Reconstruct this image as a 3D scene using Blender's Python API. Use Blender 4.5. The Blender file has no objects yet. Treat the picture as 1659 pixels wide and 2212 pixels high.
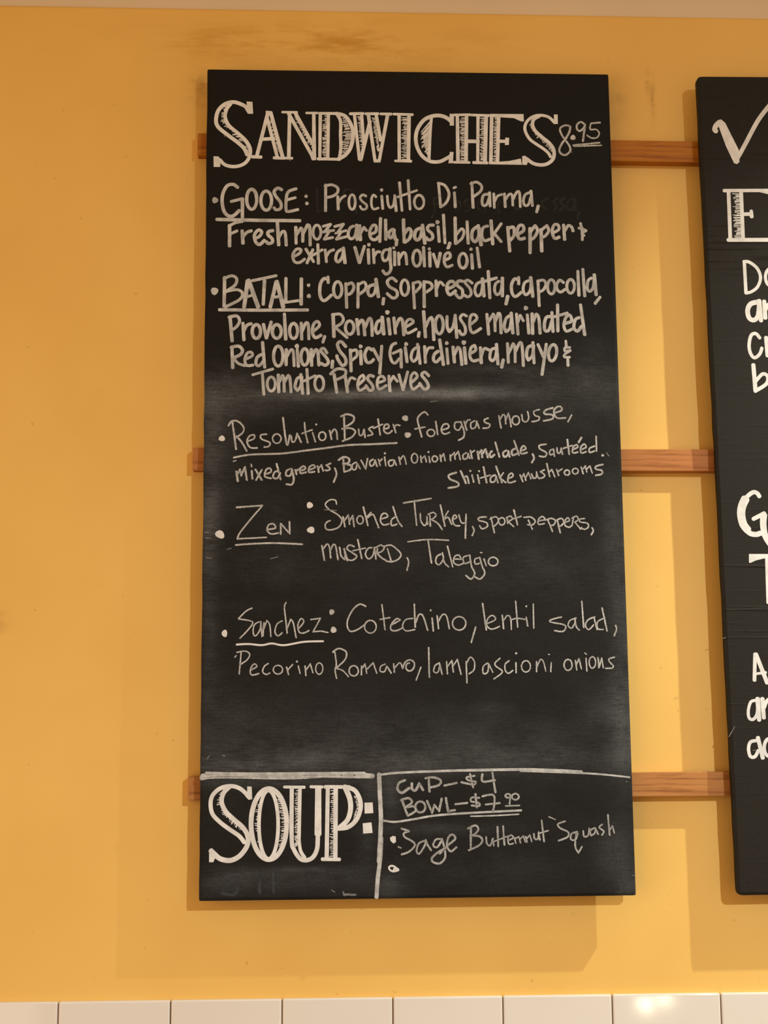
import bpy, bmesh, math, random
from mathutils import Vector, Matrix
# ------------------------------------------------------------------ units, camera, light
IN = 0.0254                      # the place is laid out in inches: X right, Y into the wall, Z up
Z0 = 96.0                        # the origin of the wall layout lies 96 in above the floor
def W(x, y, z): return Vector((x*IN, y*IN, (z+Z0)*IN))
sc = bpy.context.scene
COL = sc.collection
def rad(a): return math.radians(a)

cam = bpy.data.cameras.new('camera'); cam_o = bpy.data.objects.new('camera', cam); COL.objects.link(cam_o)
cam.sensor_fit = 'VERTICAL'; cam.sensor_height = 24.0; cam.lens = 3320.0/2212.0*24.0
CAMP = (8.7451, -34.16022, 87.60801, 0.04806, 0.1586, -0.00567)
def look(yaw, pitch, roll):
    fw = Vector((math.sin(yaw)*math.cos(pitch), math.cos(yaw)*math.cos(pitch), math.sin(pitch)))
    r0 = Vector((math.cos(yaw), -math.sin(yaw), 0)); u0 = r0.cross(fw)
    r = math.cos(roll)*r0 + math.sin(roll)*u0; u = -math.sin(roll)*r0 + math.cos(roll)*u0
    m = Matrix((r, u, -fw)).transposed().to_4x4(); return m
cam_o.matrix_world = Matrix.Translation(W(CAMP[0], -CAMP[2], CAMP[1])) @ look(CAMP[3], CAMP[4], CAMP[5])
cam.clip_start = 0.05
sc.camera = cam_o

sc.view_settings.view_transform = 'Standard'; sc.view_settings.look = 'None'
sc.view_settings.gamma = 1.0; sc.view_settings.use_curve_mapping = False
sc.view_settings.exposure = 0.0
wd = bpy.data.worlds.new('room_glow'); sc.world = wd; wd.use_nodes = True
wd.node_tree.nodes['Background'].inputs['Color'].default_value = (1.0, 0.59, 0.25, 1)
wd.node_tree.nodes['Background'].inputs['Strength'].default_value = 0.57
def lamp(name, kind, pos, energy, color, radius, aim=None, cone=None, blend=1.0, size=None):
    L = bpy.data.lights.new(name, kind); o = bpy.data.objects.new(name, L); COL.objects.link(o)
    L.energy = energy; L.color = color; o.location = pos
    if kind in ('POINT', 'SPOT'): L.shadow_soft_size = radius
    if kind == 'AREA': L.shape = 'RECTANGLE'; L.size, L.size_y = size
    if aim is not None: o.rotation_euler = (aim-pos).to_track_quat('-Z', 'Y').to_euler()
    if kind == 'SPOT': L.spot_size = rad(cone); L.spot_blend = blend
    return o
# track spot close to the wall, up on the right
lamp('track_spot_light', 'SPOT', W(*(65.0, -20.5, 16.0)), 136.0, (0.96, 0.985, 0.82), 0.012, W(59, 0, -32), 110, 1.0)
# room lamp further back, up on the right
lamp('room_spot_light', 'SPOT', W(*(108, -190, 45)), 735.0, (0.81, 0.94, 1.0), 0.03, W(26, 0, -145), 78, 1.0)
# broad warm fill light, added on the left to brighten the wall
lamp('left_fill_light', 'AREA', W(-62, -80, -40), 20.0, (1.0, 0.75, 0.55), 0, W(10, 0, -25), size=(2.4, 1.8))

# two small bulbs low in a display case behind the camera, seen mirrored in one wall tile
for dx, dz, pw in ((0, 0, 1.0), (2.6, 0.8, 0.8)):
    lamp('display_case_bulb', 'POINT', W(53+dx, -122, -66.5+dz), pw, (1.0, 0.85, 0.62), 0.018)

# ------------------------------------------------------------------ node helpers
def mat(name):
    m = bpy.data.materials.new(name); m.use_nodes = True
    nt = m.node_tree; b = nt.nodes['Principled BSDF']
    return m, nt, b
def N(nt, t, **kw):
    n = nt.nodes.new(t)
    for k, v in kw.items():
        if k.startswith('i_'):
            n.inputs[k[2:].replace('_', ' ')].default_value = v
        else: setattr(n, k, v)
    return n
def coords(nt, scale, kind='Object', loc=(0, 0, 0)):
    tc = N(nt, 'ShaderNodeTexCoord'); mp = N(nt, 'ShaderNodeMapping')
    mp.inputs['Scale'].default_value = scale; mp.inputs['Location'].default_value = loc
    nt.links.new(tc.outputs[kind], mp.inputs['Vector']); return mp.outputs['Vector']
def noise(nt, vec, scale, detail=3, rough=0.55):
    n = N(nt, 'ShaderNodeTexNoise'); n.inputs['Scale'].default_value = scale
    n.inputs['Detail'].default_value = detail; n.inputs['Roughness'].default_value = rough
    nt.links.new(vec, n.inputs['Vector']); return n.outputs['Fac']
def ramp(nt, fac, a, b, lo=0.0, hi=1.0):
    n = N(nt, 'ShaderNodeMapRange'); n.interpolation_type = 'SMOOTHSTEP'
    n.inputs['From Min'].default_value = a; n.inputs['From Max'].default_value = b
    n.inputs['To Min'].default_value = lo; n.inputs['To Max'].default_value = hi
    nt.links.new(fac, n.inputs['Value']); return n.outputs['Result']
def mth(nt, op, a, b=None):
    n = N(nt, 'ShaderNodeMath', operation=op)
    for i, v in enumerate((a, b)):
        if v is None: continue
        if isinstance(v, (int, float)): n.inputs[i].default_value = v
        else: nt.links.new(v, n.inputs[i])
    return n.outputs[0]
def mix(nt, fac, a, b):
    n = N(nt, 'ShaderNodeMix', data_type='RGBA')
    for s, v in ((0, fac), (6, a), (7, b)):
        if isinstance(v, (int, float)): n.inputs[s].default_value = v
        elif isinstance(v, tuple): n.inputs[s].default_value = (*v, 1)
        else: nt.links.new(v, n.inputs[s])
    return n.outputs[2]
def bump(nt, b, h, strength, dist=0.001):
    n = N(nt, 'ShaderNodeBump'); n.inputs['Strength'].default_value = strength; n.inputs['Distance'].default_value = dist
    nt.links.new(h, n.inputs['Height']); nt.links.new(n.outputs['Normal'], b.inputs['Normal'])
def blob(nt, pos, cx, cz, sx, sz):
    """soft elliptical patch on the wall, in layout inches"""
    sp = N(nt, 'ShaderNodeSeparateXYZ'); nt.links.new(pos, sp.inputs[0])
    dx = mth(nt, 'DIVIDE', mth(nt, 'SUBTRACT', sp.outputs['X'], cx*IN), sx*IN)
    dz = mth(nt, 'DIVIDE', mth(nt, 'SUBTRACT', sp.outputs['Z'], (cz+Z0)*IN), sz*IN)
    r = mth(nt, 'ADD', mth(nt, 'MULTIPLY', dx, dx), mth(nt, 'MULTIPLY', dz, dz))
    return mth(nt, 'POWER', 2.718, mth(nt, 'MULTIPLY', r, -1.0))

# ------------------------------------------------------------------ materials
def m_wall():
    m, nt, b = mat('mustard_wall_paint')
    v = coords(nt, (1, 1, 1))
    big = noise(nt, v, 3.0, 3); fine = noise(nt, v, 160, 3, 0.6)
    c = mix(nt, ramp(nt, big, 0.35, 0.7), WALL_A, WALL_B)
    # rubbed brown stains near the top of the wall
    streak = noise(nt, coords(nt, (9, 1, 42)), 1.0, 5, 0.65)
    st = mth(nt, 'MULTIPLY', ramp(nt, streak, 0.42, 0.68), blob(nt, v, 8.5, 8.7, 9.0, 1.25))
    c = mix(nt, mth(nt, 'MULTIPLY', st, 0.75), c, (0.50, 0.235, 0.012))
    for (x, z, sx, sz, k) in STAINS_AND_SHADOW:
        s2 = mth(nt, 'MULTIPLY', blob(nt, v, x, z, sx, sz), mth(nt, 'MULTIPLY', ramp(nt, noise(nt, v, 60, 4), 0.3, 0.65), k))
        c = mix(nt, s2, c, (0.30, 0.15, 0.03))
    spk = ramp(nt, noise(nt, v, 95, 1), 0.73, 0.80)
    c = mix(nt, mth(nt, 'MULTIPLY', spk, 0.35), c, (0.35, 0.18, 0.03))
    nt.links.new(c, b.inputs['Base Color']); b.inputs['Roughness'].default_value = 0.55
    b.inputs['Specular IOR Level'].default_value = 0.25
    bump(nt, b, fine, 0.12, 0.001); return m
def m_board(name, dusty, ridges):
    m, nt, b = mat(name)
    v = coords(nt, (1, 1, 1))
    grain = noise(nt, coords(nt, (40, 1, 420)), 1.0, 4, 0.6); fine = noise(nt, v, 420, 3, 0.7); soft = noise(nt, coords(nt, (1, 1, 1.6)), 14, 4, 0.6)
    c = mix(nt, fine, *((0.0040, 0.0036, 0.0031), (0.0128, 0.0113, 0.0098)) if dusty else ((0.009, 0.008, 0.0065), (0.024, 0.020, 0.0155)))
    if dusty:
        at = N(nt, 'ShaderNodeAttribute', attribute_name='dust')
        d = mth(nt, 'MULTIPLY', at.outputs['Fac'], mth(nt, 'ADD', mth(nt, 'MULTIPLY', ramp(nt, grain, 0.25, 0.75), 0.45), mth(nt, 'MULTIPLY', ramp(nt, soft, 0.2, 0.8), 0.8)))
        d = mth(nt, 'MULTIPLY', d, mth(nt, 'ADD', mth(nt, 'MULTIPLY', fine, 1.4), 0.3))
        c = mix(nt, mth(nt, 'MINIMUM', d, 0.9), c, (0.25, 0.275, 0.30))
    nt.links.new(c, b.inputs['Base Color']); b.inputs['Roughness'].default_value = 0.62
    b.inputs['Specular IOR Level'].default_value = 0.13
    g2 = noise(nt, coords(nt, (5, 1, 190)), 1.0, 3, 0.5)
    if ridges:
        sp = N(nt, 'ShaderNodeSeparateXYZ'); nt.links.new(v, sp.inputs[0])
        band = ramp(nt, noise(nt, coords(nt, (0.2, 0, 9)), 1.0, 2), 0.48, 0.62)
        bump(nt, b, mth(nt, 'MULTIPLY', ramp(nt, g2, 0.52, 0.72), mth(nt, 'ADD', mth(nt, 'MULTIPLY', band, 1.0), 0.1)), 0.6, 0.002)
    else: bump(nt, b, grain, 0.10, 0.001)
    return m
def m_chalk(name, hi, lo, solid, edge, grain_s=900):
    """chalk or paint stroke: u runs from -1 to 1 across the stroke; board shows through where the chalk skipped"""
    m, nt, b = mat(name)
    v = coords(nt, (1, 1, 1))
    uv = N(nt, 'ShaderNodeUVMap'); sp = N(nt, 'ShaderNodeSeparateXYZ'); nt.links.new(uv.outputs[0], sp.inputs[0])
    u = mth(nt, 'ABSOLUTE', mth(nt, 'SUBTRACT', mth(nt, 'MULTIPLY', sp.outputs['X'], 2.0), 1.0))
    g = noise(nt, v, grain_s, 3, 0.7); s = noise(nt, v, 70, 3, 0.6)
    cover = mth(nt, 'ADD', solid, mth(nt, 'SUBTRACT', mth(nt, 'MULTIPLY', g, 0.9), mth(nt, 'MULTIPLY', mth(nt, 'POWER', u, 3.0), edge)))
    cover = ramp(nt, cover, 0.40, 0.62)
    tone = mix(nt, ramp(nt, s, 0.32, 0.68), lo, hi)
    c = mix(nt, cover, (0.02, 0.018, 0.015), tone)
    nt.links.new(c, b.inputs['Base Color']); b.inputs['Roughness'].default_value = 0.85
    b.inputs['Specular IOR Level'].default_value = 0.1
    return m
def m_wood(name, a, bcol, dark):
    m, nt, b = mat(name)
    g = noise(nt, coords(nt, (7, 90, 130)), 1.0, 4, 0.6); f = noise(nt, coords(nt, (30, 300, 900)), 1.0, 3, 0.6)
    wv = noise(nt, coords(nt, (3, 12, 34)), 1.0, 2)
    c = mix(nt, ramp(nt, wv, 0.3, 0.7), a, bcol)
    c = mix(nt, mth(nt, 'MULTIPLY', ramp(nt, g, 0.48, 0.7), 0.75), c, dark)
    c = mix(nt, mth(nt, 'MULTIPLY', ramp(nt, f, 0.55, 0.75), 0.35), c, dark)
    nt.links.new(c, b.inputs['Base Color']); b.inputs['Roughness'].default_value = 0.55; b.inputs['Specular IOR Level'].default_value = 0.2
    bump(nt, b, g, 0.15, 0.0006); return m
def m_plain(name, col, rough, spec=0.5, var=0.0, coat=0.0):
    m, nt, b = mat(name)
    v = coords(nt, (1, 1, 1)); n = noise(nt, v, 6, 3)
    c = mix(nt, ramp(nt, n, 0.3, 0.7), tuple(x*(1-var) for x in col), col)
    nt.links.new(c, b.inputs['Base Color']); b.inputs['Roughness'].default_value = rough
    b.inputs['Specular IOR Level'].default_value = spec; b.inputs['Coat Weight'].default_value = coat; b.inputs['Coat Roughness'].default_value = 0.06
    return m
WALL_A = (0.76, 0.465, 0.118); WALL_B = (0.80, 0.505, 0.135)
STAINS_AND_SHADOW = [(2.0, 5.6, 0.55, 1.1, 0.55), (-9.6, -26.4, 0.9, 0.8, 0.8), (27.2, 5.2, 0.7, 1.3, 0.3), (29.5, 5.4, 0.16, 1.2, 0.55), (29.2, 6.6, 0.14, 0.8, 0.45)]  # smudges and scratches; the far left patch is a soft shadow painted in
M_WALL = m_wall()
M_BOARD = m_board('black_chalkboard_paint', True, False)
M_BOARD2 = m_board('black_chalkboard_paint_ridged', False, True)
M = {
 'paint': m_chalk('white_chalk_paint', (0.73, 0.735, 0.74), (0.61, 0.615, 0.62), 0.45, 0.10),
 'marker': m_chalk('grey_beige_chalk_marker', (0.56, 0.57, 0.575), (0.37, 0.38, 0.385), 0.36, 0.12),
 'chalk': m_chalk('white_chalk', (0.58, 0.59, 0.60), (0.40, 0.41, 0.42), 0.17, 0.28, 1300),
 'chalk_grey': m_chalk('greyish_chalk', (0.44, 0.45, 0.455), (0.28, 0.285, 0.29), 0.17, 0.28, 1300),
 'chalk_bright': m_chalk('thick_white_chalk', (0.70, 0.70, 0.70), (0.60, 0.60, 0.60), 0.42, 0.20),
 'chalk_soft': m_chalk('rubbed_white_chalk', (0.54, 0.55, 0.56), (0.33, 0.34, 0.35), 0.30, 0.32, 1100),
 'chalk_faint': m_chalk('faint_chalk', (0.24, 0.245, 0.25), (0.12, 0.123, 0.126), 0.20, 0.2),
 'ghost': m_chalk('erased_chalk', (0.027, 0.027, 0.026), (0.018, 0.018, 0.017), 0.9, 0.0),
 'ghost_low': m_chalk('erased_chalk_on_dust', (0.046, 0.050, 0.055), (0.030, 0.032, 0.036), 0.9, 0.0),
}
M_OAK = [m_wood('amber_oak', (0.37, 0.125, 0.010), (0.46, 0.17, 0.014), (0.20, 0.050, 0.004)),
         m_wood('reddish_oak', (0.42, 0.155, 0.040), (0.48, 0.20, 0.062), (0.23, 0.070, 0.013)),
         m_wood('striped_oak', (0.40, 0.165, 0.045), (0.49, 0.22, 0.068), (0.19, 0.058, 0.012))]
M_TILE = m_plain('white_glazed_tile', (0.72, 0.69, 0.65), 0.07, 0.5, 0.03, 0.0)
M_GROUT = m_plain('brown_grout', (0.38, 0.27, 0.17), 0.9, 0.2, 0.2)
M_BAND = m_plain('beige_upper_paint', (0.71, 0.585, 0.42), 0.6, 0.2, 0.04)
M_FLOOR = m_plain('floor_tile', (0.30, 0.22, 0.15), 0.5, 0.4, 0.2)

# ------------------------------------------------------------------ object helpers
def mesh_obj(name, verts, faces, material, parent=None, uvs=None, smooth=False):
    me = bpy.data.meshes.new(name); me.from_pydata(verts, [], faces); 
    for m in (material if isinstance(material, list) else [material]): me.materials.append(m)
    if uvs is not None:
        lay = me.uv_layers.new(name='UVMap')
        for lp in me.loops: lay.data[lp.index].uv = uvs[lp.vertex_index]
    me.update()
    o = bpy.data.objects.new(name, me); COL.objects.link(o)
    if parent is not None: o.parent = parent
    if smooth:
        for p in me.polygons: p.use_smooth = True
    return o
def bm_obj(name, bm, material, parent=None):
    me = bpy.data.meshes.new(name); bm.to_mesh(me); bm.free()
    for m in (material if isinstance(material, list) else [material]): me.materials.append(m)
    o = bpy.data.objects.new(name, me); COL.objects.link(o)
    if parent is not None: o.parent = parent
    return o
def box(bm, lo, hi, bevel=0.0, seg=2, mi=0):
    r = bmesh.ops.create_cube(bm, size=1.0); vs = r['verts']
    lo = Vector(lo); hi = Vector(hi); s = hi-lo; c = (hi+lo)/2
    for v in vs: v.co = Vector((v.co.x*s.x+c.x, v.co.y*s.y+c.y, v.co.z*s.z+c.z))
    fs = set(f for v in vs for f in v.link_faces)
    for f in fs: f.material_index = mi
    if bevel:
        es = list(set(e for v in vs for e in v.link_edges))
        rb = bmesh.ops.bevel(bm, geom=es, offset=bevel, segments=seg, affect='EDGES', profile=0.6)
        for f in rb['faces']: f.material_index = mi; f.smooth = True
def structure(o): o['kind'] = 'structure'; return o
def tag(o, label, cat, group=None):
    o['label'] = label; o['category'] = cat
    if group: o['group'] = group
    return o

# ------------------------------------------------------------------ the setting
def wbox(name, lo, hi, material, bevel=0.0):
    bm = bmesh.new(); box(bm, W(*lo), W(*hi), bevel); return structure(bm_obj(name, bm, material))
TILE_Z = -47.141; TILE_X = -4.909; TILE_P = 6.0624; CEIL = 10.780
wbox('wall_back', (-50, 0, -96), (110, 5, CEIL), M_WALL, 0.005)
wbox('trim_1', (-50, 0.22, CEIL-1), (110, 4.9, CEIL+52), M_BAND)
wbox('floor', (-50, -150, -97), (110, 5, -96), M_FLOOR)
def tiles():
    bm = bmesh.new(); rng = random.Random(3)
    box(bm, W(-50, -0.14, TILE_Z-24.5), W(110, 0.2, TILE_Z-0.12), 0, mi=1)
    for row in range(8):
        zt = TILE_Z - row*3.06; off = 0 if row % 2 == 0 else TILE_P/2
        for k in range(-8, 19):
            x0 = TILE_X + off + k*TILE_P + 0.035; j = rng.uniform(-0.012, 0.012)
            box(bm, W(x0, -0.30+j, zt-3.0), W(x0+TILE_P-0.07, 0.1, zt), 0.10*IN, 3, 0)
    return structure(bm_obj('trim_2', bm, [M_TILE, M_GROUT]))
tiles()

# ------------------------------------------------------------------ wooden rails fixed to the wall
RAIL_D = 0.70
def rail(x0, x1, zl, zr, h, label, m):
    e = bpy.data.objects.new('wall_rail', None); COL.objects.link(e); e.location = W(x0, 0, zl-h)
    bm = bmesh.new(); box(bm, (0, -RAIL_D*IN, 0), ((x1-x0)*IN, 0, h*IN), 0.0012, 2)
    o = bm_obj('wall_rail', bm, m); bpy.data.objects.remove(e)
    o.location = W(x0, 0, zl-h); o.rotation_euler = (0, -math.atan2(zr-zl, x1-x0), 0)
    o.name = 'wall_rail'
    return tag(o, label, 'rail', 'wooden rails behind the chalkboards')
rail(1.98, 66, 2.50, 2.30, 1.33, 'amber wooden rail behind the boards, topmost of three, level with the Sandwiches heading', M_OAK[0])
rail(1.96, 66, -16.53, -16.48, 1.30, 'reddish brown wooden rail behind the chalkboards, the middle one of the three', M_OAK[1])
rail(1.98, 66, -35.11, -34.95, 1.36, 'stripy grained wooden rail behind the boards, lowest of three, level with the Soup heading', M_OAK[2])

# ------------------------------------------------------------------ chalkboards
BACK, FRONT = 1.00, 1.45
def board(name, tlx, tlz, rot, w, h, label, corner, material, dust=None, wob=0.0):
    """Empty at the bottom edge; panel mesh and strokes are laid out in its own plane"""
    e = bpy.data.objects.new(name, None); COL.objects.link(e)
    c, s = math.cos(rot), math.sin(rot)
    e.location = W(tlx + s*h, 0, tlz - c*h); e.rotation_euler = (0, -rot, 0)
    tag(e, label, 'chalkboard', 'chalkboard menus on the wall')
    nx, ny = 150, 300; rng = random.Random(7)
    ch = 0.06; V = []; D = []
    def fit(u, v):                       # round the corners
        r = corner
        for cx, sx in ((r, -1), (w-r, 1)):
            for cz, sz in ((r, -1), (h-r, 1)):
                if (u-cx)*sx > 0 and (v-cz)*sz > 0:
                    d = math.hypot(u-cx, v-cz)
                    if d > r: return cx+(u-cx)*r/d, cz+(v-cz)*r/d
        return u, v
    edge = [0.0]*(ny+1)
    if wob:
        k = [rng.uniform(-1, 1) for _ in range(40)]
        for j in range(ny+1):
            t = j/ny*38; i = int(t); f = t-i; edge[j] = wob*(k[i]*(1-f)+k[i+1]*f)
    for j in range(ny+1):
        for i in range(nx+1):
            u, v = w*i/nx, h*j/ny
            if i == 0: u += edge[j]
            fu, fv = fit(u, v); bord = i in (0, nx) or j in (0, ny)
            V.append((fu*IN, -(FRONT-(ch if bord else 0))*IN, fv*IN)); D.append(dust(u, h-v) if dust else 0.0)
    F = [(j*(nx+1)+i, j*(nx+1)+i+1, (j+1)*(nx+1)+i+1, (j+1)*(nx+1)+i) for j in range(ny) for i in range(nx)]
    ring = [i for i in range(nx+1)] + [j*(nx+1)+nx for j in range(1, ny+1)] + [ny*(nx+1)+i for i in range(nx-1, -1, -1)] + [j*(nx+1) for j in range(ny-1, 0, -1)]
    b0 = len(V)
    for r in ring: x, y, z = V[r]; V.append((x, -BACK*IN, z)); D.append(0.0)
    n = len(ring)
    for k in range(n): a, b2 = ring[k], ring[(k+1) % n]; F.append((b2, a, b0+k, b0+(k+1) % n))
    F.append(tuple(b0+k for k in range(n)))
    o = mesh_obj('panel', V, F, material, e)
    at = o.data.attributes.new('dust', 'FLOAT', 'POINT')
    for i, d in enumerate(D): at.data[i].value = d
    for zc in (h-3.9-0.55, h-22.8-0.55, h-41.4-0.55):
        for uc in (4.0, w-4.0):           # hanging cleats between the board and the rails
            bm = bmesh.new(); box(bm, ((uc-0.7)*IN, -(BACK+0.02)*IN, (zc-0.3)*IN), ((uc+0.7)*IN, -(RAIL_D-0.02)*IN, (zc+0.3)*IN))
            bm_obj('hanging_cleat', bm, M_OAK[0], e)
    return e

def catmull(P, closed, step):
    n = len(P); out = []
    if n == 2 and not closed: return [Vector(P[0]), Vector(P[1])]
    segs = n if closed else n-1
    for i in range(segs):
        if closed: a, b, c, d = (P[(i+k-1) % n] for k in range(4))
        else: a, b, c, d = P[max(i-1, 0)], P[i], P[i+1], P[min(i+2, n-1)]
        a, b, c, d = Vector(a), Vector(b), Vector(c), Vector(d)
        m = max(2, min(9, int((c-b).length/step)+1))
        for q in range(m):
            t = q/m
            out.append(0.5*((2*b)+(c-a)*t+(2*a-5*b+4*c-d)*t*t+(3*b-3*c+d-a)*t**3))
    if not closed: out.append(Vector(P[-1]))
    return out
def ribbon(V, F, U, pts, w, hgt, closed, rng):
    P = [pts[0]]
    for p in pts[1:]:
        if (p-P[-1]).length > 1e-5: P.append(p)
    n = len(P)
    if n < 2: return
    y0, y1 = -FRONT*IN, -FRONT*IN - hgt
    T = []
    for i in range(n):
        a = P[(i-1) % n] if closed else P[max(i-1, 0)]; b = P[(i+1) % n] if closed else P[min(i+1, n-1)]
        t = (b-a); t = t.normalized() if t.length > 1e-9 else Vector((1, 0)); T.append(t)
    rows = []                             # (left, right) pairs incl. rounded ends
    def row(c, t, hw):
        nrm = Vector((-t.y, t.x)); L, R = c+nrm*hw, c-nrm*hw
        if rows:                          # keep the inner side of a tight bend from folding back
            if (L-rows[-1][0]).dot(t) < 0: L = rows[-1][0].copy()
            if (R-rows[-1][1]).dot(t) < 0: R = rows[-1][1].copy()
        rows.append((L, R))
    k1, k2 = rng.uniform(0.9, 1.08), rng.uniform(0.9, 1.08)
    hw = w/2
    if not closed:
        for a in (85, 55, 25): row(P[0]-T[0]*hw*math.sin(rad(a))*0.8, T[0], hw*k1*math.cos(rad(a)))
    for i in range(n):
        f = i/(n-1); row(P[i], T[i], hw*(k1*(1-f)+k2*f))
    if not closed:
        for a in (25, 55, 85): row(P[-1]+T[-1]*hw*math.sin(rad(a))*0.8, T[-1], hw*k2*math.cos(rad(a)))
    b = len(V)
    for q, (L, R) in enumerate(rows):      # a stroke that crosses itself lies a hair higher on its second pass
        y1 = -FRONT*IN - hgt - (0.00016 if hgt > 0.0002 else 0.00004)*q/len(rows)
        V += [(L.x, y0, L.y), (L.x, y1, L.y), (R.x, y1, R.y), (R.x, y0, R.y)]; U += [(0, 0), (0, 0), (1, 0), (1, 0)]
    m = len(rows)
    for i in range(m if closed else m-1):
        p, q = b+4*i, b+4*((i+1) % m)
        F += [(p, p+1, q+1, q), (p+1, p+2, q+2, q+1), (p+2, p+3, q+3, q+2)]
def chalk_mesh(name, material, data, h, parent, seed):
    """data: strokes 'kind width;x,y x,y ...' in tenths of a millimetre from the board's top left corner"""
    V, F, U = [], [], []; rng = random.Random(seed)
    for k, st in enumerate(data.split('|')):
        head, body = st.split(';'); kind = head[0]; w = float(head[1:] or 0)*1e-4
        P = [tuple(float(q)*1e-4 for q in a.split(',')) for a in body.split()]
        P = [(x, h*IN - y) for x, y in P]
        hgt = 0.00003 + 0.000008*(k % 9) if name == 'erased_writing' else 0.00022 + 0.00002*(k % 9)   # wiped chalk lies under the fresh
        if kind == 'P':
            if len(P) == 12: P = [tuple(v) for v in catmull(P, True, 0.002)]
            y0, y1 = -FRONT*IN, -FRONT*IN - hgt; b = len(V); n = len(P)
            V += [(x, y1, z) for x, z in P] + [(x, y0, z) for x, z in P]; U += [(0.5, 0)]*(2*n)
            F.append(tuple(range(b, b+n)))
            for i in range(n): F.append((b+i, b+(i+1) % n, b+n+(i+1) % n, b+n+i))
        elif kind == 'L': 
            ribbon(V, F, U, [Vector(p) for p in P], w, hgt, False, rng)
        elif kind == 'O': ribbon(V, F, U, catmull(P, True, 0.002), w, hgt, True, rng)
        else:                              # the chalk turns on the spot at hairpin bends
            runs = [[P[0]]]
            for i in range(1, len(P)):
                runs[-1].append(P[i])
                if i < len(P)-1:
                    a = (Vector(P[i])-Vector(P[i-1])).normalized(); b = (Vector(P[i+1])-Vector(P[i])).normalized()
                    if a.dot(b) < -0.35: runs.append([P[i]])
            for r in runs: ribbon(V, F, U, catmull(r, False, 0.002), w, hgt, False, rng); hgt += 0.000008
    o = mesh_obj(name, V, F, material, parent, U)
    bm = bmesh.new(); bm.from_mesh(o.data); bmesh.ops.recalc_face_normals(bm, faces=bm.faces)
    for f in bm.faces:                     # paint faces the room
        if abs(f.normal.y) > 0.9 and f.normal.y > 0: f.normal_flip()
    bm.to_mesh(o.data); bm.free()
    return o

DUST = [(0.77, 19.98, 2.13, 1.33, 0.16), (1.55, 19.17, 1.6, 0.67, 0.08), (3.15, 20.52, 4.27, 0.53, 0.08), (9.52, 19.72, 5.07, 0.21, 0.42), (6.32, 19.92, 4.0, 0.29, 0.25), (12.99, 19.57, 4.0, 0.29, 0.34), (14.86, 19.84, 2.4, 0.27, 0.2), (17.04, 18.21, 3.47, 0.27, 0.1), (19.71, 19.25, 5.07, 1.07, 0.12), (22.45, 18.0, 1.6, 1.6, 0.1), (21.56, 20.48, 4.0, 1.33, 0.06), (15.13, 19.54, 3.2, 0.37, 0.1), (0.41, 24.03, 0.59, 4.27, 0.16), (0.31, 27.75, 0.59, 2.4, 0.18), (0.36, 32.98, 0.48, 4.0, 0.12), (0.79, 22.69, 1.07, 1.6, 0.1), (1.07, 25.1, 1.6, 1.6, 0.07), (23.49, 27.79, 0.8, 4.0, 0.1), (23.67, 34.39, 0.59, 4.8, 0.12), (23.53, 38.53, 0.8, 3.2, 0.16), (22.63, 38.01, 1.33, 1.33, 0.08), (5.27, 40.42, 5.87, 0.64, 0.14), (11.94, 40.48, 6.93, 0.59, 0.13), (19.17, 40.54, 5.87, 0.69, 0.1), (2.22, 40.78, 3.2, 0.37, 0.2), (8.35, 39.44, 8.53, 1.07, 0.07), (1.18, 38.36, 1.6, 3.2, 0.06), (6.81, 38.41, 4.0, 1.87, 0.05), (17.12, 39.51, 5.33, 1.6, 0.05), (4.25, 41.67, 4.53, 0.27, 0.16), (9.36, 41.97, 0.53, 1.07, 0.12), (9.08, 44.97, 0.53, 1.6, 0.06), (10.5, 42.49, 0.48, 1.33, 0.12), (11.93, 41.11, 2.13, 0.27, 0.1), (4.77, 46.91, 4.8, 0.59, 0.08), (3.26, 46.52, 1.6, 0.32, 0.08), (5.78, 46.37, 1.6, 0.11, 0.14), (7.8, 46.45, 1.07, 0.21, 0.08), (1.25, 46.86, 1.07, 0.67, 0.08), (10.33, 47.47, 0.53, 0.8, 0.12), (10.59, 46.98, 0.8, 1.07, 0.08), (13.43, 44.27, 3.73, 0.32, 0.08), (22.9, 45.63, 1.07, 1.6, 0.1), (23.48, 47.63, 0.8, 1.07, 0.12), (15.69, 46.54, 3.2, 0.8, 0.05), (12.08, 28.56, 8.0, 2.67, 0.03), (19.44, 29.9, 3.73, 1.6, 0.05), (3.19, 29.86, 2.67, 1.07, 0.05), (4.22, 27.22, 1.07, 1.6, 0.04), (3.2, 31.95, 3.73, 0.27, 0.03), (17.34, 29.1, 1.6, 0.37, 0.04), (15.6, 37.7, 1.6, 0.32, 0.04)]
def dust_left(u, v):
    """chalk dust left by wiping: (u, v, su, sv, amount) patches in inches from the top left corner"""
    d = 0.0
    for cu, cv, su, sv, k in DUST:
        q = ((u-cu)/su)**2 + ((v-cv)/sv)**2
        if q < 9: d += k*math.exp(-q)
    if v > 17.6: d += 0.02*min(1.0, (v-17.6)/1.2)
    return max(0.0, d)

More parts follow.
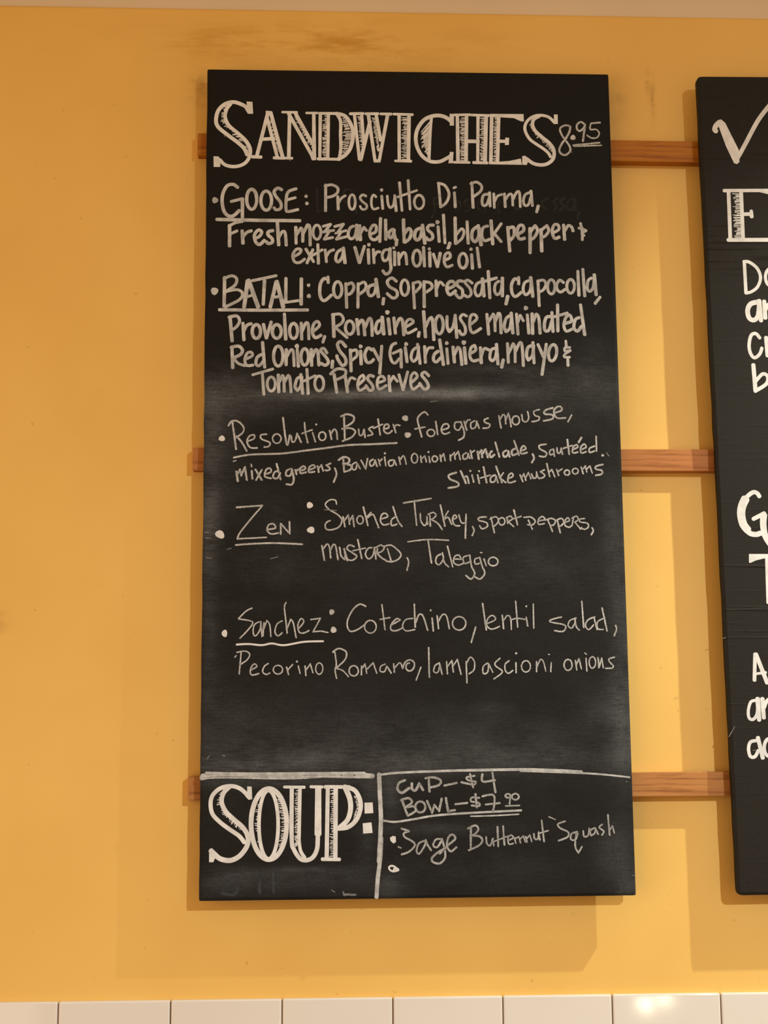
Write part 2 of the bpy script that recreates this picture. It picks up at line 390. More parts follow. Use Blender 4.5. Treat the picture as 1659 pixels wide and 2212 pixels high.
SPEC = [
('menu', 'heading', 'heading', 'paint', 'S55;609,650 583,601 516,559 396,523 266,557 167,664 135,815 169,920 286,1024 453,1154 554,1250 604,1354|S55;349,556 292,636 271,760 327,892 452,1005 578,1126 645,1249 641,1371 588,1468 505,1522 390,1540 273,1512 198,1437|P0;591,512 678,516 689,705 612,706 584,659 597,597|P0;103,1381 181,1385 210,1446 202,1547 108,1548|L9;307,568 263,572|L14;301,598 234,600|L10;294,631 244,635|L15;290,648 255,652|L10;280,697 221,694|L14;277,714 220,714|L13;272,739 219,745|L9;269,763 222,767|L10;288,805 222,804|L14;296,824 210,827|L11;304,842 238,844|L8;313,860 237,863|L12;326,889 281,887|L10;345,908 261,910|L10;363,924 297,929|L12;389,948 336,951|L10;406,963 370,969|L10;431,986 381,992|L13;443,997 406,1001|L15;474,1030 391,1034|L14;476,1032 386,1043|L14;505,1065 433,1066|L9;513,1074 458,1079|L8;541,1106 488,1103|L11;546,1112 475,1115|L11;565,1133 487,1135|L9;582,1152 552,1152|L12;604,1179 575,1178|L12;622,1210 586,1204|L11;625,1233 557,1224|L11;627,1253 605,1249|L12;632,1289 586,1268|L10;634,1302 613,1293|L8;639,1343 625,1329|L53;909,690 745,1379|L53;898,770 1050,1376|L53;951,681 1133,1384|L50;802,1106 994,1095|L47;679,1383 812,1387|L47;1003,1397 1161,1401|P0;878,655 959,660 976,734 876,735|L11;986,787 939,831|L13;992,812 951,847|L14;995,825 972,847|L13;1004,864 977,883|L12;1009,883 968,915|L15;1014,906 990,924|L15;1019,927 975,964|L9;1024,947 982,981|L9;1032,983 1014,993|L15;1037,1002 998,1024|L8;1040,1014 997,1043|L14;1048,1048 1008,1071|L10;1055,1077 1012,1096|L14;1059,1096 1017,1116|L8;1065,1120 1048,1126|L12;1071,1145 1029,1160|L12;1075,1162 1037,1176|L9;1082,1190 1041,1199|L10;1088,1215 1049,1226|L9;1093,1237 1048,1246|L12;1099,1261 1056,1267|L9;1106,1292 1066,1293|L14;1111,1314 1087,1317|L14;1117,1339 1096,1339|L40;1127,674 1344,675|L40;1487,683 1646,682|L55;1235,686 1223,1397|L55;1222,699 1594,1400|L55;1327,698 1578,1168|L55;1597,687 1603,1405|L43;1183,1399 1273,1400|P0;1536,1344 1626,1273 1626,1428 1569,1428|L11;1354,750 1314,753|L8;1368,775 1319,778|L13;1374,786 1335,793|L14;1381,800 1353,809|L13;1392,821 1339,836|L15;1402,839 1372,850|L14;1411,856 1382,868|L9;1419,872 1388,890|L9;1427,886 1392,912|L9;1432,895 1394,928|L11;1445,919 1414,950|L15;1451,931 1427,960|L10;1460,948 1437,975|L14;1466,958 1431,1009|L9;1481,987 1446,1037|L15;1487,999 1463,1041|L13;1499,1021 1484,1047|L14;1506,1034 1483,1082|L12;1514,1049 1495,1090|L10;1524,1068 1509,1109|L14;1530,1079 1505,1153|L10;1538,1094 1518,1164|L12;1545,1107 1536,1150|L15;1558,1130 1546,1183|L15;1564,1142 1557,1182|L10;1578,1167 1565,1236|L50;1696,686 1686,1413|L50;1817,688 1806,1403|L44;1679,686 1939,687|L43;1656,1406 1987,1410|S54;1931,687 2065,724 2160,870 2186,1020 2151,1215 2070,1339 1962,1410|S50;1956,713 1999,810 1998,1022 2001,1234 1978,1401|L15;1796,727 1763,729|L10;1796,763 1766,762|L14;1796,780 1765,778|L10;1795,799 1730,799|L8;1795,813 1767,815|L15;1795,831 1769,833|L13;1794,862 1741,859|L13;1794,887 1733,883|L12;1794,904 1739,902|L12;1794,916 1734,921|L10;1793,933 1733,937|L11;1793,964 1733,963|L14;1793,981 1768,982|L9;1792,1005 1763,1003|L12;1792,1032 1759,1031|L14;1791,1048 1761,1047|L15;1791,1074 1729,1072|L12;1791,1090 1733,1087|L10;1791,1105 1729,1104|L8;1790,1135 1742,1132|L13;1790,1147 1731,1150|L11;1790,1172 1741,1170|L14;1789,1198 1729,1195|L12;1789,1215 1741,1214|L13;1789,1234 1762,1235|L10;1788,1252 1741,1252|L15;1788,1264 1733,1268|L14;1788,1290 1724,1295|L13;1788,1307 1730,1313|L8;1787,1329 1734,1334|L14;1787,1350 1749,1353|L11;1786,1382 1752,1380|L15;2075,754 2035,765|L13;2087,788 2042,791|L9;2094,808 2039,814|L10;2099,824 2020,830|L14;2107,849 2033,859|L12;2114,869 2053,875|L15;2119,884 2053,893|L15;2128,913 2069,917|L15;2133,928 2063,938|L9;2146,965 2048,970|L9;2150,978 2020,991|L15;2159,1004 2080,1009|L15;2163,1024 2039,1034|L13;2156,1047 2074,1052|L10;2150,1068 2072,1073|L15;2144,1086 2060,1095|L9;2135,1115 2020,1128|L13;2128,1140 2020,1146|L13;2122,1161 2020,1177|L10;2113,1189 2061,1193|L12;2109,1202 2038,1210|L14;2101,1230 2023,1237|L10;2097,1242 2049,1251|L11;2088,1271 2031,1282|L10;2080,1297 2020,1304|L8;2073,1323 2040,1325|L44;2144,688 2339,682|L44;2376,685 2564,683|L50;2208,701 2279,1407|L50;2317,700 2349,1195|L50;2418,699 2513,1431|L57;2301,1407 2442,805|L50;2536,697 2599,1104|L50;2575,1430 2709,695|P0;2254,1337 2341,1336 2317,1433 2271,1433|P0;2488,1405 2605,1403 2592,1453 2496,1454|L15;2301,737 2254,735|L13;2302,753 2269,756|L12;2303,773 2269,776|L8;2304,796 2278,796|L9;2306,823 2272,822|L12;2307,837 2259,837|L13;2309,864 2283,864|L8;2310,881 2269,881|L9;2311,902 2287,900|L10;2312,914 2281,916|L13;2313,938 2285,940|L10;2315,965 2272,961|L11;2316,979 2284,979|L9;2317,1001 2288,1003|L9;2319,1026 2278,1025|L14;2320,1044 2302,1044|L14;2321,1061 2283,1065|L9;2322,1083 2300,1083|L12;2324,1105 2303,1103|L14;2325,1121 2289,1120|L12;2326,1139 2311,1140|L11;2328,1169 2312,1168|L10;2328,1177 2296,1178|L10;2330,1210 2301,1207|L8;2521,751 2465,749|L11;2521,755 2482,759|L13;2524,778 2480,782|L9;2526,800 2483,807|L14;2528,814 2503,821|L12;2530,834 2501,843|L15;2533,854 2509,861|L11;2535,875 2498,886|L12;2537,891 2495,910|L9;2540,911 2502,931|L12;2542,934 2507,951|L13;2544,949 2499,979|L11;2547,977 2516,995|L10;2548,985 2522,1006|L11;2551,1005 2525,1026|L14;2553,1026 2514,1063|L9;2556,1048 2534,1067|L14;2558,1064 2541,1085|L10;2560,1080 2529,1112|L10;2563,1105 2537,1132|L9;2565,1123 2542,1151|L8;2567,1139 2550,1164|L12;2570,1163 2538,1210|L13;2572,1181 2549,1217|L12;2573,1191 2542,1242|L13;2576,1220 2553,1258|L10;2577,1229 2556,1273|L11;2579,1247 2563,1280|L44;2603,684 2763,686|L40;2800,685 3086,691|L40;2816,1426 3055,1428|L47;2881,707 2877,1406|L51;3032,706 3014,1422|L11;3012,741 2917,739|L15;3011,765 2944,762|L15;3010,782 2917,777|L13;3010,810 2941,809|L15;3009,831 2931,832|L14;3009,844 2963,846|L10;3008,875 2951,875|L11;3007,899 2945,897|L14;3007,921 2957,919|L12;3006,937 2922,936|L11;3006,962 2955,965|L13;3005,986 2932,984|L15;3004,1017 2920,1015|L12;3004,1039 2943,1037|L13;3003,1060 2914,1058|L10;3003,1075 2928,1078|L15;3002,1096 2959,1099|L14;3002,1123 2958,1125|L14;3001,1143 2918,1148|L9;3001,1165 2956,1167|L10;3000,1192 2927,1190|L9;2999,1210 2928,1215|L10;2999,1225 2918,1230|L12;2998,1252 2940,1252|L11;2998,1284 2912,1282|L9;2997,1299 2945,1303|L14;2996,1327 2922,1330|L12;2996,1343 2944,1346|L13;2995,1363 2915,1370|L14;2994,1402 2920,1399|S57;3664,787 3589,729 3488,700 3370,714 3251,779 3158,917 3129,1068 3153,1218 3227,1349 3343,1427 3478,1431 3579,1384 3655,1336|P0;3645,671 3711,671 3708,857 3646,858|P0;3640,1274 3695,1277 3682,1454 3615,1454|S47;3369,737 3350,941 3339,1119 3323,1410|L15;3343,803 3213,966|L11;3342,815 3271,905|L11;3341,849 3212,1005|L10;3340,864 3231,997|L15;3340,881 3238,1002|L9;3339,911 3217,1048|L13;3338,938 3206,1083|L13;3337,951 3232,1068|L9;3336,974 3241,1075|L9;3336,988 3248,1084|L14;3335,1014 3220,1136|L10;3334,1038 3239,1132|L12;3333,1058 3254,1139|L11;3332,1077 3218,1188|L15;3331,1101 3220,1213|L8;3330,1123 3267,1184|L12;3329,1144 3262,1209|L12;3328,1159 3272,1217|L15;3327,1191 3279,1240|L12;3326,1214 3261,1279|L14;3325,1224 3272,1283|L12;3323,1261 3284,1301|L12;3323,1274 3292,1310|L12;3322,1297 3301,1320|L10;3321,1311 3303,1334|L12;3320,1338 3306,1355|L41;3716,688 3953,682|L40;3699,1438 3931,1440|L51;3762,697 3760,1432|L56;3902,695 3881,1427|L57;3895,1103 4072,1105|L51;4075,706 4058,1420|L58;4198,700 4167,1427|L44;3973,685 4244,691|L44;3992,1440 4201,1443|L11;3876,732 3825,734|L9;3875,750 3807,756|L9;3875,776 3800,781|L14;3874,795 3802,798|L11;3874,809 3804,816|L12;3873,838 3820,840|L15;3872,857 3815,861|L11;3871,891 3794,889|L14;3871,909 3830,907|L14;3870,926 3812,925|L9;3870,947 3798,946|L15;3869,970 3802,973|L15;3869,986 3812,988|L11;3868,1012 3827,1016|L15;3867,1043 3809,1041|L10;3866,1066 3806,1063|L9;3866,1085 3793,1083|L11;3865,1093 3821,1095|L10;3865,1119 3814,1119|L14;3864,1141 3827,1141|L11;3863,1169 3825,1166|L15;3863,1190 3812,1191|L10;3862,1210 3809,1207|L11;3862,1225 3804,1229|L13;3861,1254 3795,1253|L15;3860,1273 3801,1272|L11;3860,1294 3799,1294|L14;3859,1316 3813,1315|L12;3859,1332 3804,1336|L11;3857,1371 3811,1367|L11;3857,1382 3804,1383|L14;3856,1412 3797,1407|L10;4172,731 4102,735|L10;4171,749 4132,749|L11;4170,773 4122,777|L12;4169,799 4117,804|L11;4168,817 4122,819|L11;4167,847 4117,847|L13;4166,870 4130,871|L12;4165,896 4129,894|L13;4164,915 4102,914|L15;4163,945 4124,942|L8;4162,962 4127,962|L14;4161,981 4122,981|L13;4160,1006 4097,1004|L9;4159,1040 4097,1036|L13;4158,1051 4112,1053|L9;4157,1075 4121,1078|L9;4156,1107 4123,1105|L12;4155,1125 4123,1122|L11;4154,1146 4101,1150|L15;4153,1170 4119,1171|L15;4152,1198 4103,1194|L15;4151,1210 4123,1214|L11;4150,1244 4093,1241|L12;4149,1265 4119,1265|L9;4148,1289 4094,1289|L14;4147,1306 4101,1306|L13;4146,1331 4101,1330|L14;4145,1352 4109,1353|L15;4144,1377 4108,1376|L14;4143,1394 4104,1395|L51;4283,691 4255,1444|L54;4388,698 4356,1425|P0;4258,664 4767,662 4770,779 4722,776 4621,727 4401,716 4257,714|P0;4227,1418 4387,1422 4539,1409 4709,1369 4723,1468 4226,1464|L51;4385,1098 4503,1097|P0;4483,1038 4540,1043 4533,1155 4473,1156|L14;4358,727 4332,729|L13;4358,746 4335,748|L12;4356,780 4335,779|L10;4356,794 4330,794|L9;4355,817 4314,821|L10;4354,845 4328,843|L14;4353,871 4312,871|L12;4352,890 4322,893|L15;4351,916 4322,913|L14;4351,930 4315,931|L11;4350,965 4322,962|L13;4349,974 4317,978|L15;4348,1002 4317,1002|L15;4347,1033 4322,1031|L12;4347,1041 4310,1045|L13;4345,1077 4317,1076|L10;4345,1098 4307,1097|L9;4343,1128 4298,1124|L12;4343,1138 4319,1141|L14;4342,1165 4302,1170|L13;4341,1199 4316,1197|L11;4340,1210 4300,1214|L9;4339,1245 4310,1242|L14;4339,1258 4316,1260|L13;4338,1275 4309,1278|L10;4337,1299 4316,1300|L15;4336,1332 4301,1331|L11;4336,1342 4300,1345|L13;4334,1375 4290,1379|L11;4333,1405 4303,1401|P0;5230,661 5287,663 5286,812 5229,815 5192,780 5228,739|S46;5208,759 5139,700 5019,677 4903,705 4819,777 4783,865 4796,958 4857,1064 4956,1142 5056,1210 5131,1280 5161,1339|S54;5006,691 4922,745 4900,830 4936,923 5036,1022 5135,1107 5203,1199 5217,1292 5192,1379 5114,1446 5012,1468 4898,1445 4811,1383 4761,1350|P0;4733,1327 4774,1337 4823,1409 4796,1469 4729,1466|L10;4897,834 4855,824|L7;4903,853 4857,848|L7;4908,870 4875,869|L9;4911,882 4875,884|L8;4916,896 4890,898|L7;4929,914 4892,920|L11;4943,929 4910,934|L10;4948,933 4920,940|L8;4965,950 4930,959|L11;4978,963 4934,976|L9;4992,978 4944,995|L7;5007,992 4970,1006|L9;5020,1005 4962,1031|L8;5022,1008 4958,1042|L7;5040,1026 5009,1043|L9;5051,1037 5016,1055|L9;5066,1054 5037,1069|L10;5078,1067 5038,1090|L7;5092,1082 5051,1105|L9;5099,1088 5054,1116|L8;5111,1101 5081,1123|L7;5128,1120 5103,1137|L7;5137,1130 5090,1163|L9;5146,1139 5107,1172|L11;5157,1161 5126,1184|L10;5165,1180 5140,1203|L11;5170,1191 5144,1221|L8;5179,1210 5165,1231|L10;5186,1225 5171,1247|L8;5190,1235 5183,1257'),
('menu', 'price', 'price', 'chalk', 'S41;5473,850 5397,833 5322,878 5324,945 5379,1051 5452,1157 5463,1236 5404,1300 5334,1295 5297,1232 5332,1138 5404,1037 5461,930 5473,856|P0;5549,1025 5547,1047 5530,1062 5509,1064 5490,1061 5473,1048 5470,1026 5479,1007 5492,991 5512,981 5532,989 5543,1006|S38;5698,820 5641,777 5583,815 5572,882 5612,924 5670,881 5697,827|L41;5699,820 5661,1081|S36;5929,784 5794,797|S33;5791,799 5776,893 5868,895 5914,958 5870,1026 5787,1029 5727,990|L33;5510,1150 5912,1105|L33;5526,1165 5937,1147'),
('menu', 'goose', 'bullet', 'marker', 'P0;180,2066 171,2090 153,2104 133,2113 109,2111 94,2091 91,2067 94,2044 108,2023 132,2019 153,2029 170,2043'),
('menu', 'goose', 'item_name', 'marker', 'S53;466,1864 400,1818 312,1839 252,1948 236,2078 262,2225 321,2302 403,2307 490,2223|L46;369,2085 538,2040|L53;537,2040 538,2330|O51;748,2047 739,2125 712,2183 675,2204 638,2183 610,2127 600,2049 609,1970 636,1913 673,1891 711,1912 738,1969|O51;969,2066 958,2141 929,2196 890,2216 850,2196 821,2142 810,2067 820,1993 849,1938 889,1917 928,1937 958,1991|S46;1121,1896 1059,1870 1005,1927 1041,2010 1104,2096 1105,2183 1039,2209 1005,2175|S45;1336,1876 1220,1925 1187,2026 1184,2199 1212,2234 1361,2201|L43;1196,2052 1323,2016|P0;1505,1993 1504,2007 1494,2017 1481,2018 1469,2016 1458,2008 1455,1994 1461,1982 1469,1972 1481,1965 1494,1970 1501,1981|P0;1523,2104 1517,2119 1506,2127 1494,2132 1480,2131 1471,2119 1470,2105 1471,2091 1480,2079 1494,2076 1506,2082 1517,2091'),
('menu', 'goose', 'underline', 'marker', 'L56;161,2364 791,2373 1390,2374'),
('menu', 'goose', 'description_line', 'marker', 'L43;1773,1811 1770,2220|S40;1759,1832 1859,1810 1947,1853 1950,1928 1884,1985 1784,2012|L42;1953,1993 1959,2193|S38;1966,2097 2008,2018 2067,1979|O38;2214,2077 2207,2135 2190,2177 2165,2193 2141,2177 2124,2136 2118,2078 2124,2021 2142,1978 2167,1963 2191,1978 2208,2020|S38;2375,1984 2325,1963 2286,2007 2316,2064 2382,2123 2373,2180 2315,2189 2285,2141|S38;2525,1996 2487,1962 2458,2014 2455,2119 2485,2185 2557,2166|L42;2608,1978 2623,2178|P0;2631,1885 2627,1897 2620,1909 2607,1913 2595,1907 2587,1898 2581,1886 2584,1872 2595,1864 2607,1861 2620,1861 2630,1871|S42;2692,1977 2702,2099 2735,2160 2782,2116 2803,2002|L43;2803,1967 2823,2211|L42;2877,1766 2909,2205|L42;3006,1729 3031,2183|L37;2847,1993 3135,1886|O40;3238,2068 3228,2122 3201,2162 3165,2177 3129,2163 3104,2123 3095,2069 3105,2015 3132,1975 3168,1960 3204,1975 3229,2014|L44;3462,1769 3487,2136|S40;3454,1769 3554,1803 3614,1916 3601,2021 3549,2100 3482,2144|L44;3698,1915 3708,2142|L37;3687,1845 3721,1828|L44;3962,1755 3975,2149|S40;3945,1776 4033,1747 4108,1806 4089,1894 3978,1979|S42;4206,1937 4138,1950 4112,2037 4124,2112 4178,2100 4216,1998|L45;4226,1910 4231,2124|L44;4290,1927 4294,2146|S39;4305,2041 4345,1965 4412,1938|L44;4450,1926 4459,2132|S40;4464,2022 4517,1939 4564,1946 4572,2108|S40;4577,2012 4635,1903 4677,1906 4684,2130|S42;4824,1905 4762,1940 4733,2032 4752,2105 4808,2094 4844,1983|L44;4851,1878 4869,2111|L47;4957,2110 4928,2210'),
('menu', 'goose', 'description_line', 'marker', 'L49;350,2449 352,2776|S44;338,2470 429,2417 544,2392|L44;361,2587 462,2538|L51;536,2537 549,2731|S46;549,2633 602,2564 673,2536|S49;723,2656 792,2621 825,2552 775,2523 718,2601 735,2704 793,2748 867,2682|S50;990,2530 924,2548 919,2599 977,2654 982,2711 924,2732 895,2703|L51;1056,2408 1076,2753|S48;1081,2633 1130,2546 1171,2566 1188,2756|L48;1328,2472 1333,2725|S48;1337,2587 1406,2488 1431,2543 1432,2695|S48;1436,2578 1502,2439 1535,2477 1541,2753|O45;1700,2550 1692,2605 1670,2646 1642,2661 1613,2646 1591,2606 1584,2551 1592,2496 1613,2455 1642,2440 1671,2454 1692,2495|S41;1733,2458 1846,2424 1758,2541 1832,2523 1749,2658 1878,2630|S38;1733,2546 1895,2519|S41;1902,2462 2040,2421 1945,2557 2006,2539 1928,2657 2077,2616|S38;1915,2566 2077,2521|S48;2184,2451 2131,2486 2104,2590 2146,2650 2205,2606 2230,2485|L50;2231,2433 2237,2661|L50;2277,2441 2287,2666|S45;2293,2554 2338,2470 2379,2519|S46;2437,2573 2515,2535 2521,2448 2471,2440 2426,2535 2445,2639 2511,2659 2558,2612|L48;2589,2326 2574,2690|L50;2663,2352 2664,2655|S50;2758,2498 2708,2551 2724,2628 2771,2602 2788,2507|L53;2775,2495 2807,2654|L50;2827,2657 2818,2740|L50;2930,2344 2936,2696|S47;2941,2566 3003,2482 3044,2530 3018,2635 2946,2696|S50;3181,2474 3114,2513 3093,2617 3134,2660 3185,2599 3212,2451|L52;3212,2425 3245,2711|S47;3379,2427 3312,2433 3288,2494 3354,2563 3359,2632 3301,2658 3265,2619|L47;3445,2449 3459,2683|P0;3472,2379 3464,2395 3452,2406 3437,2414 3420,2410 3411,2396 3408,2380 3410,2363 3421,2349 3438,2348 3453,2353 3467,2362|L48;3528,2266 3545,2703|L52;3618,2703 3594,2777|L50;3702,2308 3704,2712|S47;3712,2577 3794,2481 3832,2524 3800,2628 3715,2707|L49;3880,2367 3892,2706|S52;4020,2453 3961,2506 3950,2627 3999,2679 4051,2592 4062,2470|L54;4046,2427 4085,2730|S47;4191,2434 4120,2461 4098,2574 4133,2661 4214,2639|L50;4240,2350 4259,2715|L45;4393,2394 4283,2552|L47;4286,2552 4387,2676|L52;4489,2449 4511,2822|S49;4497,2467 4573,2449 4582,2570 4515,2661|S47;4637,2556 4726,2500 4716,2421 4657,2430 4626,2535 4661,2630 4740,2618|L52;4824,2464 4815,2846|S49;4826,2520 4901,2420 4936,2498 4888,2599 4832,2641|L50;4988,2480 4991,2819|S47;5003,2483 5077,2418 5104,2496 5056,2575 5000,2605|S47;5166,2534 5255,2478 5245,2408 5186,2409 5155,2513 5189,2618 5260,2596|L49;5329,2407 5340,2637|S45;5347,2498 5400,2416 5450,2441 5470,2502|L40;5586,2379 5601,2458|S40;5555,2454 5622,2471 5667,2495 5598,2536 5636,2571|L40;5613,2510 5605,2640|P0;5564,2432 5615,2423 5655,2501 5595,2536'),
('menu', 'goose', 'description_line', 'marker', 'S46;1304,2927 1390,2871 1403,2819 1337,2817 1284,2906 1312,3009 1386,3019 1460,2965|L46;1477,2810 1592,3007|L46;1581,2818 1493,3028|L48;1654,2740 1663,3032|L43;1559,2921 1720,2821|L46;1763,2820 1782,3006|S43;1779,2923 1829,2847 1890,2821|S50;1997,2815 1939,2867 1919,2967 1955,3008 2013,2935 2039,2815|L50;2031,2789 2056,3021|L50;2204,2779 2268,3016|L50;2268,3016 2345,2761|L48;2402,2812 2409,3027|P0;2438,2738 2432,2750 2424,2761 2411,2767 2397,2762 2390,2751 2385,2738 2386,2723 2398,2713 2411,2712 2424,2714 2436,2723|L48;2477,2811 2487,3018|S43;2488,2918 2530,2849 2573,2849|S45;2709,2813 2643,2822 2609,2897 2633,2983 2694,2951 2726,2818|S48;2726,2792 2727,2982 2736,3102 2706,3168 2656,3189 2615,3137|L48;2792,2844 2793,3050|P0;2803,2783 2802,2796 2792,2805 2780,2806 2769,2804 2759,2796 2757,2783 2762,2772 2770,2763 2781,2757 2793,2762 2799,2772|L46;2850,2860 2856,3041|S45;2860,2950 2916,2860 2957,2880 2972,3035|O47;3182,2941 3174,3003 3151,3048 3121,3065 3091,3049 3070,3004 3063,2942 3072,2879 3094,2834 3124,2817 3154,2833 3175,2879|L48;3224,2771 3234,3064|L47;3315,2848 3317,3067|P0;3332,2796 3330,2808 3323,2819 3310,2821 3300,2816 3291,2809 3285,2797 3290,2784 3300,2777 3311,2773 3323,2774 3331,2784|L47;3369,2874 3428,3072|L47;3428,3072 3473,2859|S45;3538,2968 3618,2924 3606,2855 3547,2881 3529,2993 3569,3071 3650,3044|P0;3599,2782 3597,2791 3592,2800 3582,2802 3573,2798 3567,2792 3563,2783 3566,2773 3574,2767 3582,2764 3592,2765 3599,2772|O47;3870,2974 3861,3031 3838,3073 3807,3088 3776,3073 3754,3032 3747,2975 3756,2918 3780,2876 3811,2860 3841,2875 3863,2917|L48;3939,2878 3948,3094|P0;3958,2795 3955,2809 3943,2817 3931,2820 3918,2819 3908,2809 3908,2796 3912,2783 3919,2772 3932,2768 3944,2774 3952,2783|L48;4024,2774 4055,3073'),
('menu', 'batali', 'bullet', 'marker', 'P0;192,3465 180,3491 163,3512 137,3525 109,3515 93,3491 84,3465 86,3435 108,3415 136,3413 162,3418 186,3435'),
('menu', 'batali', 'item_name', 'marker', 'L52;282,3255 279,3697|S46;271,3275 385,3230 459,3274 435,3373 305,3471|S46;313,3467 468,3441 545,3495 502,3594 294,3705|L62;623,3304 571,3704|L62;634,3295 777,3703|L43;608,3551 714,3516|L44;689,3303 1041,3224|L51;869,3302 851,3663|L59;1041,3318 955,3702|L59;1049,3310 1145,3701|L43;1025,3553 1107,3536|S49;1184,3263 1181,3624|L44;1165,3633 1370,3602|L51;1411,3268 1408,3660|P0;1543,3366 1539,3379 1532,3391 1518,3395 1505,3389 1496,3379 1490,3366 1494,3352 1505,3344 1518,3341 1532,3341 1542,3352|P0;1551,3532 1550,3549 1537,3561 1521,3562 1506,3559 1492,3549 1489,3532 1496,3517 1506,3505 1521,3497 1537,3503 1546,3517'),
('menu', 'batali', 'underline', 'marker', 'L49;209,3748 797,3752 1504,3744'),
('menu', 'batali', 'description_line', 'marker', 'L46;1803,3236 1807,3327|S48;1794,3271 1741,3266 1691,3348 1683,3502 1715,3587 1765,3595 1855,3514|O46;2007,3432 1999,3493 1976,3538 1946,3555 1915,3539 1893,3494 1885,3432 1894,3371 1916,3326 1947,3309 1977,3325 1999,3370|L48;2067,3337 2078,3704|S45;2073,3363 2153,3328 2185,3396 2144,3482 2081,3511|L48;2248,3336 2243,3703|S45;2248,3358 2334,3313 2367,3378 2333,3447 2254,3507|S48;2486,3352 2416,3378 2391,3463 2424,3525 2490,3480 2516,3326|L50;2511,3266 2547,3539|L48;2624,3561 2612,3650|S50;2814,3298 2748,3247 2681,3299 2710,3379 2812,3444 2823,3521 2761,3557 2676,3487|O46;2995,3395 2986,3455 2964,3499 2935,3515 2907,3499 2886,3455 2879,3395 2887,3335 2909,3291 2938,3275 2967,3291 2987,3335|L48;3062,3322 3079,3707|S45;3070,3326 3153,3305 3169,3373 3096,3463|L48;3224,3296 3223,3689|S45;3231,3304 3318,3321 3342,3389 3259,3462|L48;3402,3286 3407,3517|S45;3412,3406 3459,3306 3517,3357|S45;3582,3408 3678,3353 3651,3293 3584,3319 3562,3422 3606,3501 3693,3438|S45;3800,3292 3734,3289 3716,3352 3790,3421 3788,3523 3738,3544 3673,3464|S45;3941,3320 3875,3274 3833,3309 3906,3403 3921,3488 3871,3533 3826,3506|S47;4074,3299 4007,3333 3977,3437 4012,3515 4071,3474 4099,3299|L52;4095,3250 4113,3518|L48;4183,3135 4200,3547|L43;4105,3298 4306,3237|S47;4338,3288 4287,3332 4273,3435 4309,3496 4368,3434 4388,3262|L50;4392,3236 4386,3516|L52;4466,3516 4437,3639|L47;4636,3223 4633,3330|S48;4630,3264 4572,3252 4525,3347 4534,3471 4582,3522 4671,3455|S47;4780,3277 4721,3312 4698,3415 4733,3494 4801,3432 4821,3277|L50;4814,3225 4841,3521|L48;4922,3276 4932,3662|S47;4930,3279 5005,3267 5040,3327 5002,3413 4937,3451|O45;5175,3369 5166,3424 5145,3465 5117,3479 5090,3465 5070,3425 5064,3370 5073,3315 5094,3274 5122,3259 5150,3274 5169,3314|S45;5305,3303 5248,3265 5201,3335 5207,3412 5259,3449 5322,3408|O45;5466,3359 5457,3412 5435,3451 5406,3466 5378,3452 5358,3413 5352,3359 5361,3306 5383,3267 5412,3252 5440,3266 5460,3305|L49;5524,3125 5530,3499|L49;5599,3096 5617,3509|S47;5726,3228 5674,3271 5659,3392 5694,3436 5746,3374 5768,3219|L49;5769,3176 5788,3491|L45;5846,3522 5767,3623'),
